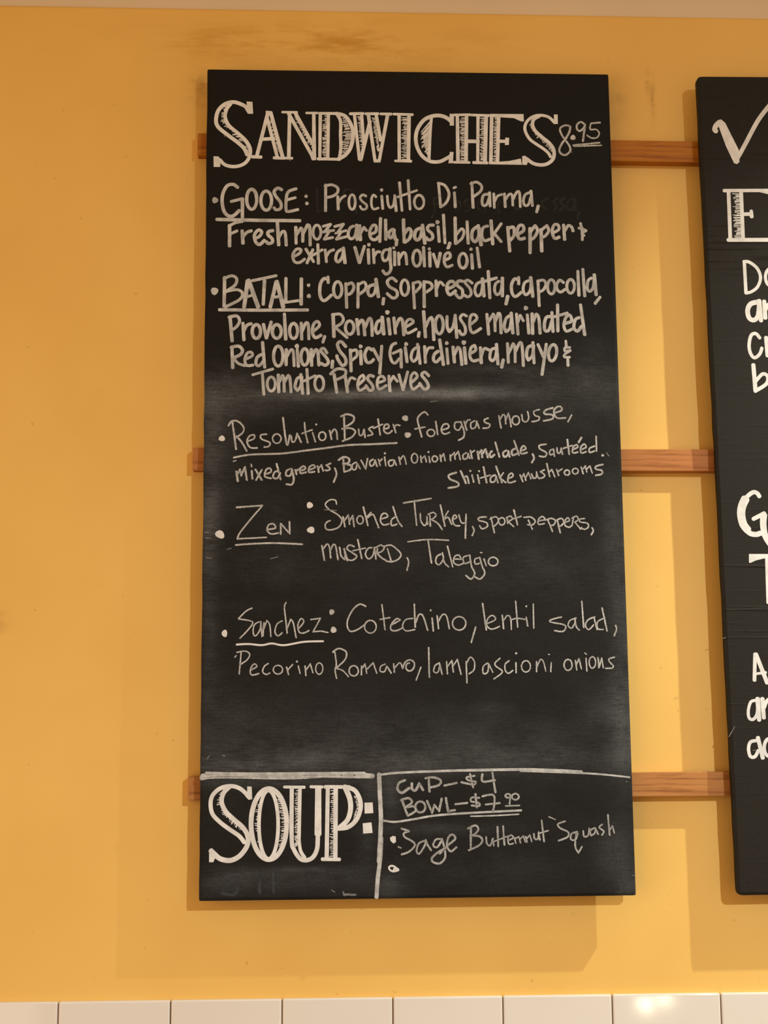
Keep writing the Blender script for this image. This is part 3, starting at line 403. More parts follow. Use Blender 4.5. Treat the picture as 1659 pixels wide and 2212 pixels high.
('menu', 'batali', 'description_line', 'marker', 'L51;365,3849 400,4220|S47;349,3861 463,3840 507,3916 464,4001 386,4063|L51;556,3949 571,4202|S46;570,4071 614,3983 680,3957|O49;813,4075 805,4127 783,4166 753,4180 723,4166 701,4128 692,4075 700,4023 722,3985 752,3970 782,3984 805,4023|L49;855,3965 900,4176|L49;900,4176 969,3930|O49;1117,4073 1108,4126 1084,4164 1052,4178 1019,4164 995,4126 986,4074 995,4022 1018,3983 1051,3969 1084,3983 1108,4021|L51;1162,3807 1182,4191|O49;1355,4064 1347,4121 1326,4163 1297,4179 1267,4164 1246,4122 1238,4064 1245,4007 1267,3965 1296,3949 1326,3964 1347,4006|L49;1408,3942 1416,4190|S47;1422,4063 1476,3945 1512,3965 1520,4185|S47;1591,4066 1676,3981 1648,3918 1591,3961 1571,4080 1615,4164 1700,4126|L47;1754,4143 1726,4234|L49;1876,3807 1889,4149|S46;1863,3816 1978,3806 2027,3874 2002,3942 1914,4002|L46;1919,4019 2083,4162|O48;2182,4009 2173,4060 2150,4097 2119,4111 2088,4097 2065,4060 2057,4010 2066,3959 2089,3921 2120,3908 2151,3921 2174,3958|L49;2225,3882 2250,4110|S48;2243,3975 2289,3898 2322,3924 2342,4122|S48;2346,4008 2405,3872 2441,3906 2450,4130|S49;2577,3897 2528,3922 2499,4024 2526,4095 2584,4041 2602,3888|L53;2599,3846 2621,4105|L49;2689,3871 2712,4108|P0;2711,3774 2703,3789 2693,3802 2677,3810 2660,3804 2651,3790 2645,3774 2646,3756 2660,3744 2677,3742 2693,3745 2708,3755|L49;2772,3857 2793,4094|S48;2797,3992 2857,3870 2898,3904 2916,4119|S46;2955,3992 3058,3923 3022,3877 2964,3903 2935,4005 2970,4090 3100,4027|L49;3143,4076 3131,4140|L50;3213,3757 3235,4148|S48;3242,3990 3294,3876 3339,3871 3359,4190|O48;3500,3960 3491,4030 3469,4081 3440,4100 3411,4081 3391,4030 3384,3961 3393,3891 3415,3840 3444,3821 3472,3839 3493,3890|S48;3559,3832 3557,3985 3589,4065 3648,3985 3680,3831|L50;3679,3811 3698,4154|S46;3849,3825 3791,3802 3754,3865 3821,3984 3823,4086 3770,4107 3734,4049|S48;3905,3953 4001,3864 3965,3801 3907,3830 3893,3984 3936,4080 4056,4013|L48;4150,3795 4171,4101|S46;4171,3914 4245,3791 4263,3845 4268,4050|S46;4270,3914 4319,3782 4347,3811 4355,4083|S48;4493,3810 4434,3862 4403,3981 4430,4061 4489,3998 4518,3810|L48;4511,3772 4530,4083|L48;4590,3789 4606,4099|S45;4607,3912 4646,3809 4690,3894|L48;4751,3800 4767,4085|P0;4767,3698 4760,3715 4746,3725 4731,3732 4713,3730 4702,3715 4701,3698 4703,3681 4714,3666 4732,3663 4748,3670 4761,3681|L48;4823,3783 4824,4090|S47;4835,3911 4884,3788 4919,3842 4935,4084|S47;5091,3824 5032,3841 5002,3944 5011,4041 5069,4029 5114,3892|L48;5118,3761 5128,4058|L48;5206,3644 5200,4049|L43;5107,3841 5351,3771|S47;5313,3929 5409,3891 5383,3802 5324,3840 5292,3960 5326,4048 5414,4015|S48;5524,3839 5464,3873 5441,3993 5493,4047 5553,3975|L48;5549,3642 5598,4103'),
('menu', 'batali', 'description_line', 'marker', 'L49;397,4305 411,4624|S46;384,4317 490,4296 551,4355 523,4422 418,4476|S44;426,4481 492,4557 589,4590|S46;597,4493 697,4438 678,4388 621,4402 586,4498 614,4585 706,4581|S47;832,4421 767,4463 748,4556 792,4592 857,4522|L49;843,4239 875,4614|O49;1142,4445 1133,4521 1108,4576 1074,4596 1040,4576 1014,4521 1005,4446 1014,4370 1039,4314 1073,4294 1107,4314 1133,4369|L47;1191,4344 1188,4579|S46;1197,4457 1256,4352 1292,4377 1305,4591|L47;1350,4340 1367,4599|P0;1377,4293 1376,4311 1363,4323 1346,4324 1330,4321 1316,4311 1311,4293 1319,4277 1330,4265 1346,4257 1363,4262 1372,4277|O46;1515,4455 1508,4518 1487,4563 1460,4580 1432,4563 1412,4518 1404,4456 1412,4394 1432,4348 1460,4331 1488,4348 1508,4393|L47;1555,4339 1562,4586|S46;1569,4460 1615,4351 1651,4376 1667,4581|S46;1787,4395 1738,4325 1693,4359 1778,4468 1806,4535 1762,4581 1701,4552|L49;1868,4515 1859,4615|S49;2061,4298 1992,4222 1940,4265 1975,4366 2052,4467 2060,4551 2007,4580 1942,4484 1931,4434|L49;2128,4345 2137,4668|S46;2134,4369 2213,4348 2224,4432 2150,4503|L48;2278,4361 2287,4562|P0;2311,4294 2304,4309 2292,4318 2278,4324 2263,4322 2253,4309 2252,4294 2253,4279 2263,4265 2279,4264 2292,4270 2304,4279|S46;2446,4347 2385,4319 2340,4415 2367,4528 2425,4533 2469,4490|L46;2464,4327 2559,4515|L48;2590,4287 2556,4700|S46;2799,4241 2738,4278 2709,4397 2736,4515 2785,4543 2846,4477|L43;2754,4397 2872,4342|L48;2872,4354 2874,4607|L48;2935,4308 2959,4526|P0;2981,4255 2975,4271 2962,4280 2948,4285 2933,4284 2922,4271 2921,4256 2924,4241 2933,4227 2949,4224 2963,4231 2974,4241|S46;3091,4311 3041,4362 3020,4463 3056,4517 3114,4446 3133,4294|L48;3117,4256 3151,4550|L48;3220,4290 3230,4533|S44;3233,4415 3275,4318 3346,4310|S46;3420,4360 3361,4411 3349,4495 3393,4524 3451,4461|L48;3444,4187 3494,4566|L48;3547,4322 3562,4549|P0;3578,4237 3574,4253 3561,4261 3548,4265 3533,4264 3522,4253 3522,4238 3526,4224 3534,4211 3549,4207 3562,4214 3571,4224|L48;3640,4295 3657,4528|S46;3658,4413 3709,4300 3745,4342 3766,4565|L48;3808,4304 3825,4548|P0;3836,4228 3828,4244 3817,4258 3800,4266 3783,4259 3773,4245 3767,4228 3769,4209 3784,4197 3801,4195 3818,4198 3834,4209|S45;3897,4395 3975,4341 3957,4270 3907,4307 3885,4426 3928,4505 4014,4489|L48;4044,4303 4053,4538|S45;4058,4425 4100,4320 4170,4340|S46;4257,4314 4203,4340 4181,4458 4217,4504 4267,4441 4287,4306|L48;4283,4251 4300,4554|L51;4379,4488 4352,4601|L48;4447,4240 4454,4528|S46;4459,4390 4533,4242 4555,4304 4555,4520|S46;4559,4376 4625,4233 4660,4262 4675,4578|S48;4809,4269 4747,4304 4725,4422 4751,4493 4811,4422 4834,4269|L48;4824,4222 4834,4535|L48;4898,4252 4976,4438|L50;5022,4248 4948,4709|O48;5172,4387 5154,4448 5125,4490 5093,4503 5066,4482 5052,4433 5054,4370 5072,4309 5101,4267 5134,4254 5160,4275 5174,4323|L42;5314,4196 5320,4284|S40;5373,4298 5303,4298 5298,4352 5380,4343 5292,4403 5287,4442 5365,4445|L43;5336,4479 5337,4572'),
('menu', 'batali', 'description_line', 'marker', 'L41;700,4727 996,4639|L42;842,4698 866,5023|O45;1031,4864 1023,4918 1002,4957 972,4971 943,4957 922,4918 914,4865 921,4811 943,4772 972,4758 1001,4772 1023,4811|L47;1074,4725 1083,4984|S44;1087,4839 1134,4735 1154,4772 1162,4976|S44;1165,4839 1216,4735 1243,4772 1261,4984|S46;1398,4755 1346,4788 1318,4905 1354,4959 1403,4888 1419,4754|L47;1403,4718 1430,5005|L46;1492,4640 1510,5008|L41;1440,4821 1614,4737|O46;1736,4854 1728,4910 1704,4951 1671,4966 1639,4951 1615,4910 1606,4854 1615,4798 1639,4757 1671,4742 1704,4757 1728,4798|L46;1889,4716 1927,4987|S42;1835,4713 1933,4635 2051,4652 2042,4736 1916,4798|L47;2052,4749 2084,4982|S42;2084,4873 2132,4769 2197,4789|S44;2242,4872 2328,4785 2309,4726 2259,4768 2231,4869 2258,4956 2340,4916|S44;2467,4746 2407,4731 2379,4785 2442,4868 2458,4935 2405,4956 2353,4882|S44;2537,4838 2630,4801 2595,4742 2537,4768 2517,4868 2552,4938 2651,4881|L47;2690,4737 2704,4963|S43;2705,4834 2754,4742 2815,4820|L46;2837,4716 2895,4948|L46;2895,4948 2967,4674|S44;3019,4836 3106,4749 3070,4687 3021,4732 3008,4850 3043,4937 3129,4880|S46;3278,4735 3218,4678 3173,4723 3241,4816 3268,4899 3207,4937 3139,4846'),
('menu', 'resolution', 'bullet', 'chalk_bright', 'P0;306,5674 304,5697 286,5711 262,5713 241,5709 220,5697 216,5675 226,5655 240,5640 262,5630 285,5638 298,5655'),
('menu', 'resolution', 'item_name', 'chalk', 'L39;413,5443 468,5831|S34;356,5484 404,5418 494,5423 574,5509 558,5592 470,5658|S35;470,5641 547,5727 621,5859|S32;636,5715 728,5674 724,5621 657,5641 625,5724 674,5809 770,5814|S32;905,5611 826,5624 834,5682 954,5735 938,5792 875,5801|O31;1117,5677 1108,5711 1086,5737 1055,5746 1025,5737 1002,5711 994,5677 1002,5642 1024,5617 1055,5607 1086,5617 1108,5642|S36;1144,5367 1189,5723 1212,5769|S34;1217,5759 1244,5627|S32;1265,5640 1277,5723 1319,5709 1351,5599|L32;1351,5599 1406,5731|S34;1456,5441 1471,5590 1503,5734|L29;1419,5600 1568,5545|L32;1573,5587 1613,5722|P0;1641,5466 1638,5473 1633,5478 1626,5482 1619,5479 1615,5473 1612,5466 1613,5458 1619,5452 1626,5452 1633,5453 1640,5458|O31;1765,5639 1758,5671 1739,5694 1713,5702 1687,5694 1669,5671 1662,5640 1669,5608 1688,5585 1714,5577 1740,5585 1758,5608|L34;1821,5557 1848,5684|S31;1832,5626 1881,5540 1918,5560 1932,5684|L39;2031,5358 2040,5686|S36;1988,5343 2077,5313 2170,5346 2158,5429 2031,5512|S34;2003,5529 2125,5520 2193,5570 2140,5653 2010,5711|S32;2243,5537 2254,5623 2295,5620 2320,5545|L34;2323,5540 2335,5656|S33;2453,5495 2390,5528 2425,5570 2446,5611 2376,5631|L34;2526,5387 2556,5619|L29;2458,5520 2592,5462|S33;2613,5531 2681,5511 2670,5461 2621,5478 2615,5569 2677,5598 2729,5558|L33;2748,5466 2783,5586|S29;2759,5519 2792,5470 2844,5478|P0;2965,5385 2956,5405 2933,5413 2910,5406 2891,5394 2876,5376 2879,5353 2896,5338 2915,5329 2939,5328 2959,5342 2965,5364|P0;3006,5619 2995,5638 2979,5653 2956,5663 2932,5656 2919,5638 2911,5619 2913,5597 2933,5581 2957,5580 2980,5584 3001,5596'),
('menu', 'resolution', 'underline', 'chalk', 'S35;436,5957 677,5913 1128,5896 1451,5855 1775,5813 2099,5771 2423,5758 2794,5739|L22;429,6012 466,6003'),
('menu', 'resolution', 'description_line', 'chalk', 'S34;3254,5319 3210,5277 3140,5319 3103,5386 3126,5502 3160,5647|L33;3065,5529 3208,5502|O31;3352,5588 3344,5614 3323,5633 3296,5640 3268,5633 3248,5614 3241,5588 3249,5563 3269,5544 3297,5537 3325,5544 3345,5563|L34;3369,5422 3394,5610|S33;3455,5547 3554,5510 3543,5457 3478,5468 3449,5552 3492,5605 3569,5581|S31;3727,5426 3655,5435 3645,5518 3705,5546 3751,5468|S33;3737,5423 3782,5568 3772,5651 3699,5697|L31;3786,5414 3820,5546|S29;3801,5468 3834,5401 3871,5393|S29;3940,5409 3884,5443 3890,5521 3951,5501 3972,5414 4003,5517|S31;4137,5367 4081,5392 4097,5434 4160,5459 4139,5509 4062,5517|L33;4296,5333 4325,5512|S30;4308,5400 4354,5316 4386,5333 4395,5450|S30;4396,5400 4436,5296 4455,5366 4473,5495|O31;4598,5400 4590,5432 4570,5456 4543,5465 4516,5456 4496,5432 4490,5400 4498,5367 4518,5343 4546,5334 4573,5343 4592,5367|S31;4633,5313 4648,5403 4696,5419 4734,5366 4721,5269|S31;4893,5237 4812,5265 4827,5324 4891,5349 4873,5399 4784,5419|S35;5092,5211 4985,5248 4967,5302 5081,5315 5087,5374 4955,5407|S33;5119,5285 5223,5248 5212,5194 5155,5198 5108,5265 5150,5360 5277,5361|L31;5369,5318 5313,5418'),
('menu', 'resolution', 'description_line', 'chalk', 'L42;475,6164 495,6302|S37;489,6200 526,6131 546,6220|S39;550,6200 598,6098 626,6285|L37;695,6154 705,6266|L29;686,6057 694,6090|L37;748,6134 840,6285|L37;839,6139 759,6285|S35;888,6203 971,6167 960,6115 904,6134 885,6233 971,6261|S35;1081,6151 1021,6175 1005,6249 1065,6261 1105,6184|L35;1053,6049 1111,6277|S35;1250,6123 1198,6151 1190,6216 1250,6220 1277,6134|S37;1269,6123 1301,6266 1274,6351 1197,6347|L35;1325,6138 1341,6203|S31;1335,6154 1374,6126|S34;1395,6154 1470,6118 1443,6082 1395,6118 1399,6187 1480,6172|S34;1524,6138 1608,6101 1580,6065 1524,6101 1520,6170 1599,6164|L34;1645,6082 1661,6170|S31;1658,6118 1701,6065 1725,6154|S32;1834,6040 1771,6068 1825,6118 1793,6146 1754,6142|S36;1895,6114 1919,6200 1878,6315|L37;2017,5967 2028,6156|S36;1949,5992 2026,5947 2102,5975 2090,6033 2012,6049|S36;2017,6049 2125,6069 2122,6132 2033,6165|S32;2203,6025 2151,6058 2151,6127 2195,6127 2219,6046 2259,6118|L32;2276,5997 2340,6123|L32;2340,6123 2369,5972|S32;2450,5983 2403,6016 2410,6077 2454,6066 2479,5996 2506,6085|L32;2528,5983 2551,6069|S28;2539,6024 2580,5975|L32;2617,5947 2634,6074|P0;2638,5892 2637,5901 2631,5907 2622,5908 2614,5906 2607,5901 2606,5892 2609,5885 2615,5878 2623,5875 2631,5878 2635,5885|S32;2734,5991 2678,6008 2686,6077 2738,6066 2758,5996 2786,6069|L32;2825,5950 2845,6052|S29;2839,5999 2885,5930 2912,5966 2929,6052|O29;3098,5966 3091,6002 3074,6028 3051,6037 3029,6028 3012,6002 3007,5966 3013,5931 3030,5905 3053,5895 3076,5905 3092,5931|L29;3142,5933 3152,6024|S28;3153,5978 3202,5930 3225,6019|L31;3264,5941 3276,6027|P0;3271,5872 3270,5880 3264,5885 3256,5886 3249,5885 3243,5880 3242,5872 3245,5865 3249,5859 3257,5856 3264,5859 3268,5865|O29;3387,5974 3382,5996 3367,6012 3347,6017 3328,6012 3314,5996 3309,5974 3314,5953 3329,5937 3349,5931 3368,5937 3382,5953|L31;3427,5916 3439,6011|S28;3441,5953 3479,5897 3497,6002|L33;3574,5916 3577,5999|S29;3585,5933 3634,5880 3644,5978|S29;3647,5920 3692,5863 3719,5986|S31;3809,5883 3761,5916 3768,5977 3821,5958 3836,5896 3856,5966|L33;3869,5850 3891,5966|S29;3880,5883 3929,5850|L42;3975,5866 3989,5974|S42;3984,5903 4032,5846 4040,5949|S42;4046,5894 4090,5833 4122,5952|S43;4182,5863 4150,5899 4166,5949 4219,5913|L36;4236,5730 4292,5944|S39;4395,5849 4347,5883 4362,5944 4415,5916 4426,5858 4442,5941|S38;4535,5816 4479,5849 4485,5919 4546,5899|L36;4514,5705 4579,5916|S36;4613,5852 4682,5824 4655,5779 4614,5816 4608,5894 4697,5879|S38;4780,5904 4800,5965 4764,6026|S34;4979,5754 4882,5774 4889,5824 4984,5882 4958,5940 4878,5932|S31;5084,5829 5036,5849 5034,5910 5087,5899|L31;5089,5829 5099,5935|S33;5138,5812 5145,5882 5181,5882 5204,5815 5218,5902|L36;5295,5687 5317,5902|L31;5234,5815 5364,5774|S33;5368,5835 5446,5798 5427,5762 5377,5799 5371,5882 5444,5873|L40;5504,5657 5461,5724|S33;5491,5835 5569,5798 5543,5753 5492,5798 5494,5885 5567,5865|S33;5698,5782 5620,5815 5618,5877 5688,5856|L31;5722,5636 5721,5856|P0;5826,5920 5824,5929 5818,5937 5808,5938 5800,5934 5793,5929 5790,5920 5794,5910 5801,5905 5810,5901 5819,5902 5825,5910'),
('menu', 'resolution', 'description_line', 'chalk', 'S36;3656,6177 3550,6214 3565,6271 3677,6324 3676,6378 3539,6403|L36;3722,6153 3795,6332|S33;3776,6250 3813,6230 3839,6332|L33;3887,6214 3909,6316|P0;3881,6153 3878,6161 3871,6166 3863,6168 3855,6168 3849,6161 3848,6153 3850,6145 3855,6137 3864,6135 3871,6139 3877,6145|L33;3968,6214 3991,6332|P0;4005,6156 4002,6163 3998,6169 3990,6172 3983,6168 3979,6163 3976,6156 3977,6148 3984,6143 3991,6142 3998,6143 4004,6148|L34;4057,6095 4097,6324|L29;4008,6258 4151,6214|S33;4224,6213 4160,6246 4159,6316 4219,6304 4240,6235 4263,6324|L34;4240,6086 4320,6324|L31;4344,6180 4289,6255|L33;4293,6255 4377,6324|S33;4407,6266 4485,6230 4466,6185 4416,6230 4419,6324 4516,6304|L33;4588,6213 4627,6308|S29;4607,6255 4646,6194 4671,6291|S29;4672,6246 4712,6177 4745,6266|S31;4757,6197 4783,6258 4824,6246 4831,6169|L29;4831,6172 4852,6250|S31;4945,6136 4888,6164 4951,6213 4922,6250 4868,6263|L33;4985,6045 5021,6233|S29;5018,6167 5056,6131 5098,6241|L31;5127,6131 5154,6217|S28;5141,6164 5207,6122|O30;5315,6177 5310,6196 5295,6210 5275,6215 5256,6210 5242,6196 5237,6177 5243,6158 5257,6144 5277,6139 5297,6144 5311,6158|O30;5442,6155 5436,6176 5420,6191 5398,6197 5377,6191 5362,6176 5357,6155 5363,6135 5379,6120 5401,6114 5422,6120 5437,6135|L31;5488,6097 5513,6192|S28;5507,6134 5550,6077 5567,6167|S28;5568,6126 5615,6077 5648,6183|S33;5808,6056 5710,6081 5701,6122 5789,6147 5787,6197 5698,6217'),
('menu', 'zen', 'bullet', 'chalk_bright', 'P0;307,7114 286,7136 251,7135 220,7122 190,7103 175,7071 187,7045 209,7028 238,7018 273,7027 296,7055 305,7084'),
('menu', 'zen', 'item_name', 'chalk', 'L32;481,6686 849,6659|S30;849,6662 698,6841 539,7043 495,7140|L30;492,7143 907,7122|S32;923,7007 1038,6987 1010,6927 946,6939 919,7011 971,7071 1078,7060|L32;1115,7073 1114,6923|L30;1114,6923 1243,7069|L30;1243,7069 1239,6898'),
('menu', 'zen', 'colon', 'chalk_bright', 'P0;1580,6655 1571,6678 1552,6691 1531,6699 1507,6697 1491,6678 1490,6655 1493,6632 1507,6612 1531,6608 1552,6618 1569,6632|P0;1597,7016 1595,7040 1576,7060 1547,7062 1522,7053 1499,7040 1488,7016 1501,6993 1522,6978 1547,6968 1576,6972 1593,6993'),
('menu', 'zen', 'underline', 'chalk', 'S32;472,7232 732,7213 1051,7206 1423,7223'),
('menu', 'zen', 'description_line', 'chalk', 'S27;1917,6639 1901,6582 1824,6577 1756,6639 1804,6712 1933,6794 1992,6870 1956,6968 1852,7013 1771,7005 1752,6948 1780,6899 1823,6883|L32;2010,6826 2037,6968|S29;2038,6870 2086,6799 2105,6935|S31;2105,6887 2150,6807 2169,6968|O29;2301,6871 2295,6900 2278,6921 2254,6929 2231,6921 2214,6900 2208,6870 2215,6841 2232,6820 2255,6812 2278,6820 2295,6841|L32;2304,6685 2367,6952|L27;2413,6761 2347,6835|S31;2360,6838 2441,6791 2491,6900 2523,6985|S31;2553,6855 2653,6827 2626,6775 2569,6794 2549,6884 2592,6944 2668,6930|S31;2779,6819 2711,6868 2710,6952 2786,6933|S32;2732,6677 2795,6868 2858,6966|L32;2886,6623 3283,6558|L32;3040,6590 3071,6950|S31;3127,6783 3133,6885 3181,6953 3217,6917 3223,6828|L29;3220,6828 3233,6937|L29;3264,6803 3270,6961|S31;3240,6792 3313,6762 3356,6803 3312,6852 3279,6864 3375,6921 3439,7011|L32;3420,6656 3480,6962|L29;3532,6743 3460,6861|S31;3481,6856 3530,6836 3577,6937|S29;3603,6864 3655,6836 3628,6800 3592,6853 3618,6946 3693,6959|S29;3685,6800 3719,6910 3772,6918|L32;3790,6792 3773,7138|S31;3884,6972 3901,7032 3874,7101|S31;4082,6829 3986,6837 3969,6878 4080,6910 4096,6968 4019,7003 3984,6959|L31;4152,6837 4196,7061|S29;4135,6861 4217,6826 4260,6878 4214,6951 4173,6971|O29;4353,6894 4347,6921 4330,6941 4307,6948 4284,6941 4268,6921 4262,6894 4269,6867 4286,6848 4309,6840 4332,6848 4348,6867|L29;4387,6854 4393,6922|S29;4376,6840 4436,6818 4463,6862 4410,6898 4477,6971|L31;4487,6728 4534,6944|L28;4460,6862 4591,6821|L29;4695,6878 4749,7009|S29;4631,6837 4737,6834 4795,6895 4750,6947 4682,6944|S29;4833,6890 4943,6871 4908,6826 4850,6854 4837,6936 4925,6928|L29;4977,6871 5041,7042|S28;4944,6879 5029,6851 5089,6887 5059,6948 5007,6953|L31;5115,6871 5154,7062|S28;5090,6887 5176,6851 5210,6904 5173,6956 5129,6972|S29;5223,6907 5292,6887 5274,6843 5232,6879 5227,6956 5287,6981 5331,6953|S29;5331,6850 5397,6819 5423,6871 5370,6907|L29;5373,6907 5452,7010|L28;5350,6855 5333,6937|S29;5514,6855 5450,6863 5449,6904 5552,6924 5567,6978 5506,7014 5462,6986|S29;5621,6991 5637,7035 5606,7092'),
('menu', 'zen', 'description_line', 'chalk', 'L32;1704,7244 1740,7453|S30;1725,7291 1779,7220 1815,7272 1830,7421|S30;1822,7324 1868,7229 1903,7256 1934,7445|S30;1960,7269 1979,7386 2030,7445 2038,7386 2023,7289|L30;2026,7289 2070,7462|S30;2167,7257 2100,7237 2065,7289 2156,7357 2207,7402 2147,7454 2080,7450|L31;2221,7160 2275,7430|L27;2153,7317 2328,7281|S29;2424,7273 2365,7289 2329,7370 2372,7438 2436,7387 2461,7270 2479,7439|L29;2504,7293 2492,7358|S29;2474,7277 2550,7238 2601,7274 2565,7330 2504,7358 2564,7423 2631,7463|L29;2646,7290 2700,7471|S29;2595,7258 2694,7238 2793,7307 2841,7375 2805,7439 2708,7479 2623,7468|S31;2930,7425 2951,7485 2924,7601|S29;2944,7189 3227,7158 3528,7170|L31;3235,7178 3279,7497|S29;3412,7373 3357,7405 3340,7489 3391,7522 3449,7441 3437,7353|S29;3437,7360 3464,7490 3523,7554|L29;3513,7256 3584,7555|S29;3602,7441 3710,7446 3675,7386 3615,7406 3598,7490 3665,7530 3741,7503|S29;3815,7390 3736,7422 3759,7506 3822,7487|S31;3832,7387 3858,7552 3900,7649 3847,7733 3772,7681|S29;3968,7423 3905,7447 3912,7515 3975,7504|S31;3976,7420 4011,7552 4045,7650 3975,7733 3892,7694|L29;4037,7444 4068,7540|L23;3987,7347 4010,7355|O29;4239,7480 4229,7511 4203,7533 4168,7542 4133,7533 4108,7511 4100,7480 4110,7449 4135,7427 4170,7418 4205,7427 4230,7449'),
('menu', 'sanchez', 'bullet', 'chalk_bright', 'P0;359,8498 357,8524 344,8546 323,8549 305,8539 289,8524 280,8497 289,8471 304,8456 322,8445 344,8449 356,8472'),
('menu', 'sanchez', 'item_name', 'chalk', 'S27;708,8139 626,8181 519,8287|S27;519,8292 690,8321 717,8364 627,8478 541,8565|S27;812,8333 742,8380 727,8491 762,8534 825,8444 835,8333 852,8543|L28;880,8349 865,8532|S25;875,8448 919,8315 962,8381 978,8543|S27;1136,8323 1067,8366 1035,8477 1078,8536 1137,8493|S27;1191,8061 1169,8128 1188,8303 1208,8497|S27;1208,8433 1260,8300 1295,8351 1335,8561|S27;1371,8434 1445,8336 1403,8293 1360,8383 1379,8482 1442,8498 1517,8463|L27;1546,8305 1681,8289|S27;1681,8289 1577,8480|S25;1577,8480 1688,8472 1787,8492|P0;1873,8216 1858,8229 1841,8239 1822,8236 1811,8219 1810,8201 1812,8181 1826,8164 1845,8161 1862,8167 1876,8177 1882,8197|P0;1911,8454 1906,8478 1887,8491 1867,8496 1846,8494 1829,8477 1828,8454 1834,8433 1846,8414 1868,8407 1887,8417 1901,8433'),
('menu', 'sanchez', 'underline', 'chalk_bright', 'S28;494,8656 660,8649 849,8666 991,8643 1165,8668 1450,8622 1720,8615'),
('menu', 'sanchez', 'description_line', 'chalk', 'S29;2327,8119 2244,8089 2148,8164 2072,8307 2067,8418 2114,8477 2210,8451 2309,8384|O27;2476,8412 2465,8458 2434,8491 2393,8503 2351,8490 2321,8457 2311,8411 2322,8366 2352,8333 2394,8321 2435,8333 2465,8367|L29;2560,8098 2602,8453|L27;2534,8307 2673,8282|S27;2688,8392 2820,8318 2769,8299 2693,8381 2688,8456 2767,8469 2851,8430|S27;2996,8295 2897,8315 2853,8406 2903,8473 3026,8455|L29;3024,8092 3033,8418|S29;3040,8362 3089,8244 3148,8264 3210,8467|L29;3277,8293 3291,8475|P0;3273,8181 3272,8189 3265,8193 3258,8194 3251,8193 3245,8189 3244,8181 3247,8174 3251,8168 3258,8165 3266,8168 3270,8174|L29;3350,8261 3367,8443|S29;3363,8348 3425,8246 3484,8265 3522,8444|O27;3760,8370 3746,8418 3711,8453 3662,8466 3614,8452 3580,8417 3568,8369 3581,8321 3617,8286 3665,8274 3713,8287 3748,8322|L29;3900,8424 3832,8645|L29;4006,8088 4052,8463|S27;4067,8375 4187,8316 4145,8257 4079,8300 4058,8395 4125,8455 4241,8417|L29;4286,8257 4301,8448|S27;4290,8352 4353,8265 4404,8293 4413,8461|L29;4483,8057 4504,8425|S26;4400,8325 4497,8301 4606,8315|L29;4630,8289 4648,8409|P0;4648,8129 4647,8136 4642,8142 4635,8144 4628,8140 4623,8135 4619,8129 4622,8121 4628,8117 4635,8115 4643,8115 4648,8121|L29;4736,8097 4735,8442|S29;5137,8285 4996,8320 4976,8355 5159,8392 5198,8433 5153,8492 5037,8480|S27;5347,8302 5259,8337 5232,8412 5283,8444 5333,8369|S27;5330,8305 5348,8421 5390,8474|L29;5439,8061 5457,8437|S27;5622,8287 5529,8322 5483,8402 5524,8469 5599,8402|L27;5610,8298 5649,8467|S27;5756,8304 5662,8355 5659,8454 5737,8467|L29;5731,8159 5792,8487|S29;5919,8409 5930,8468 5893,8556'),
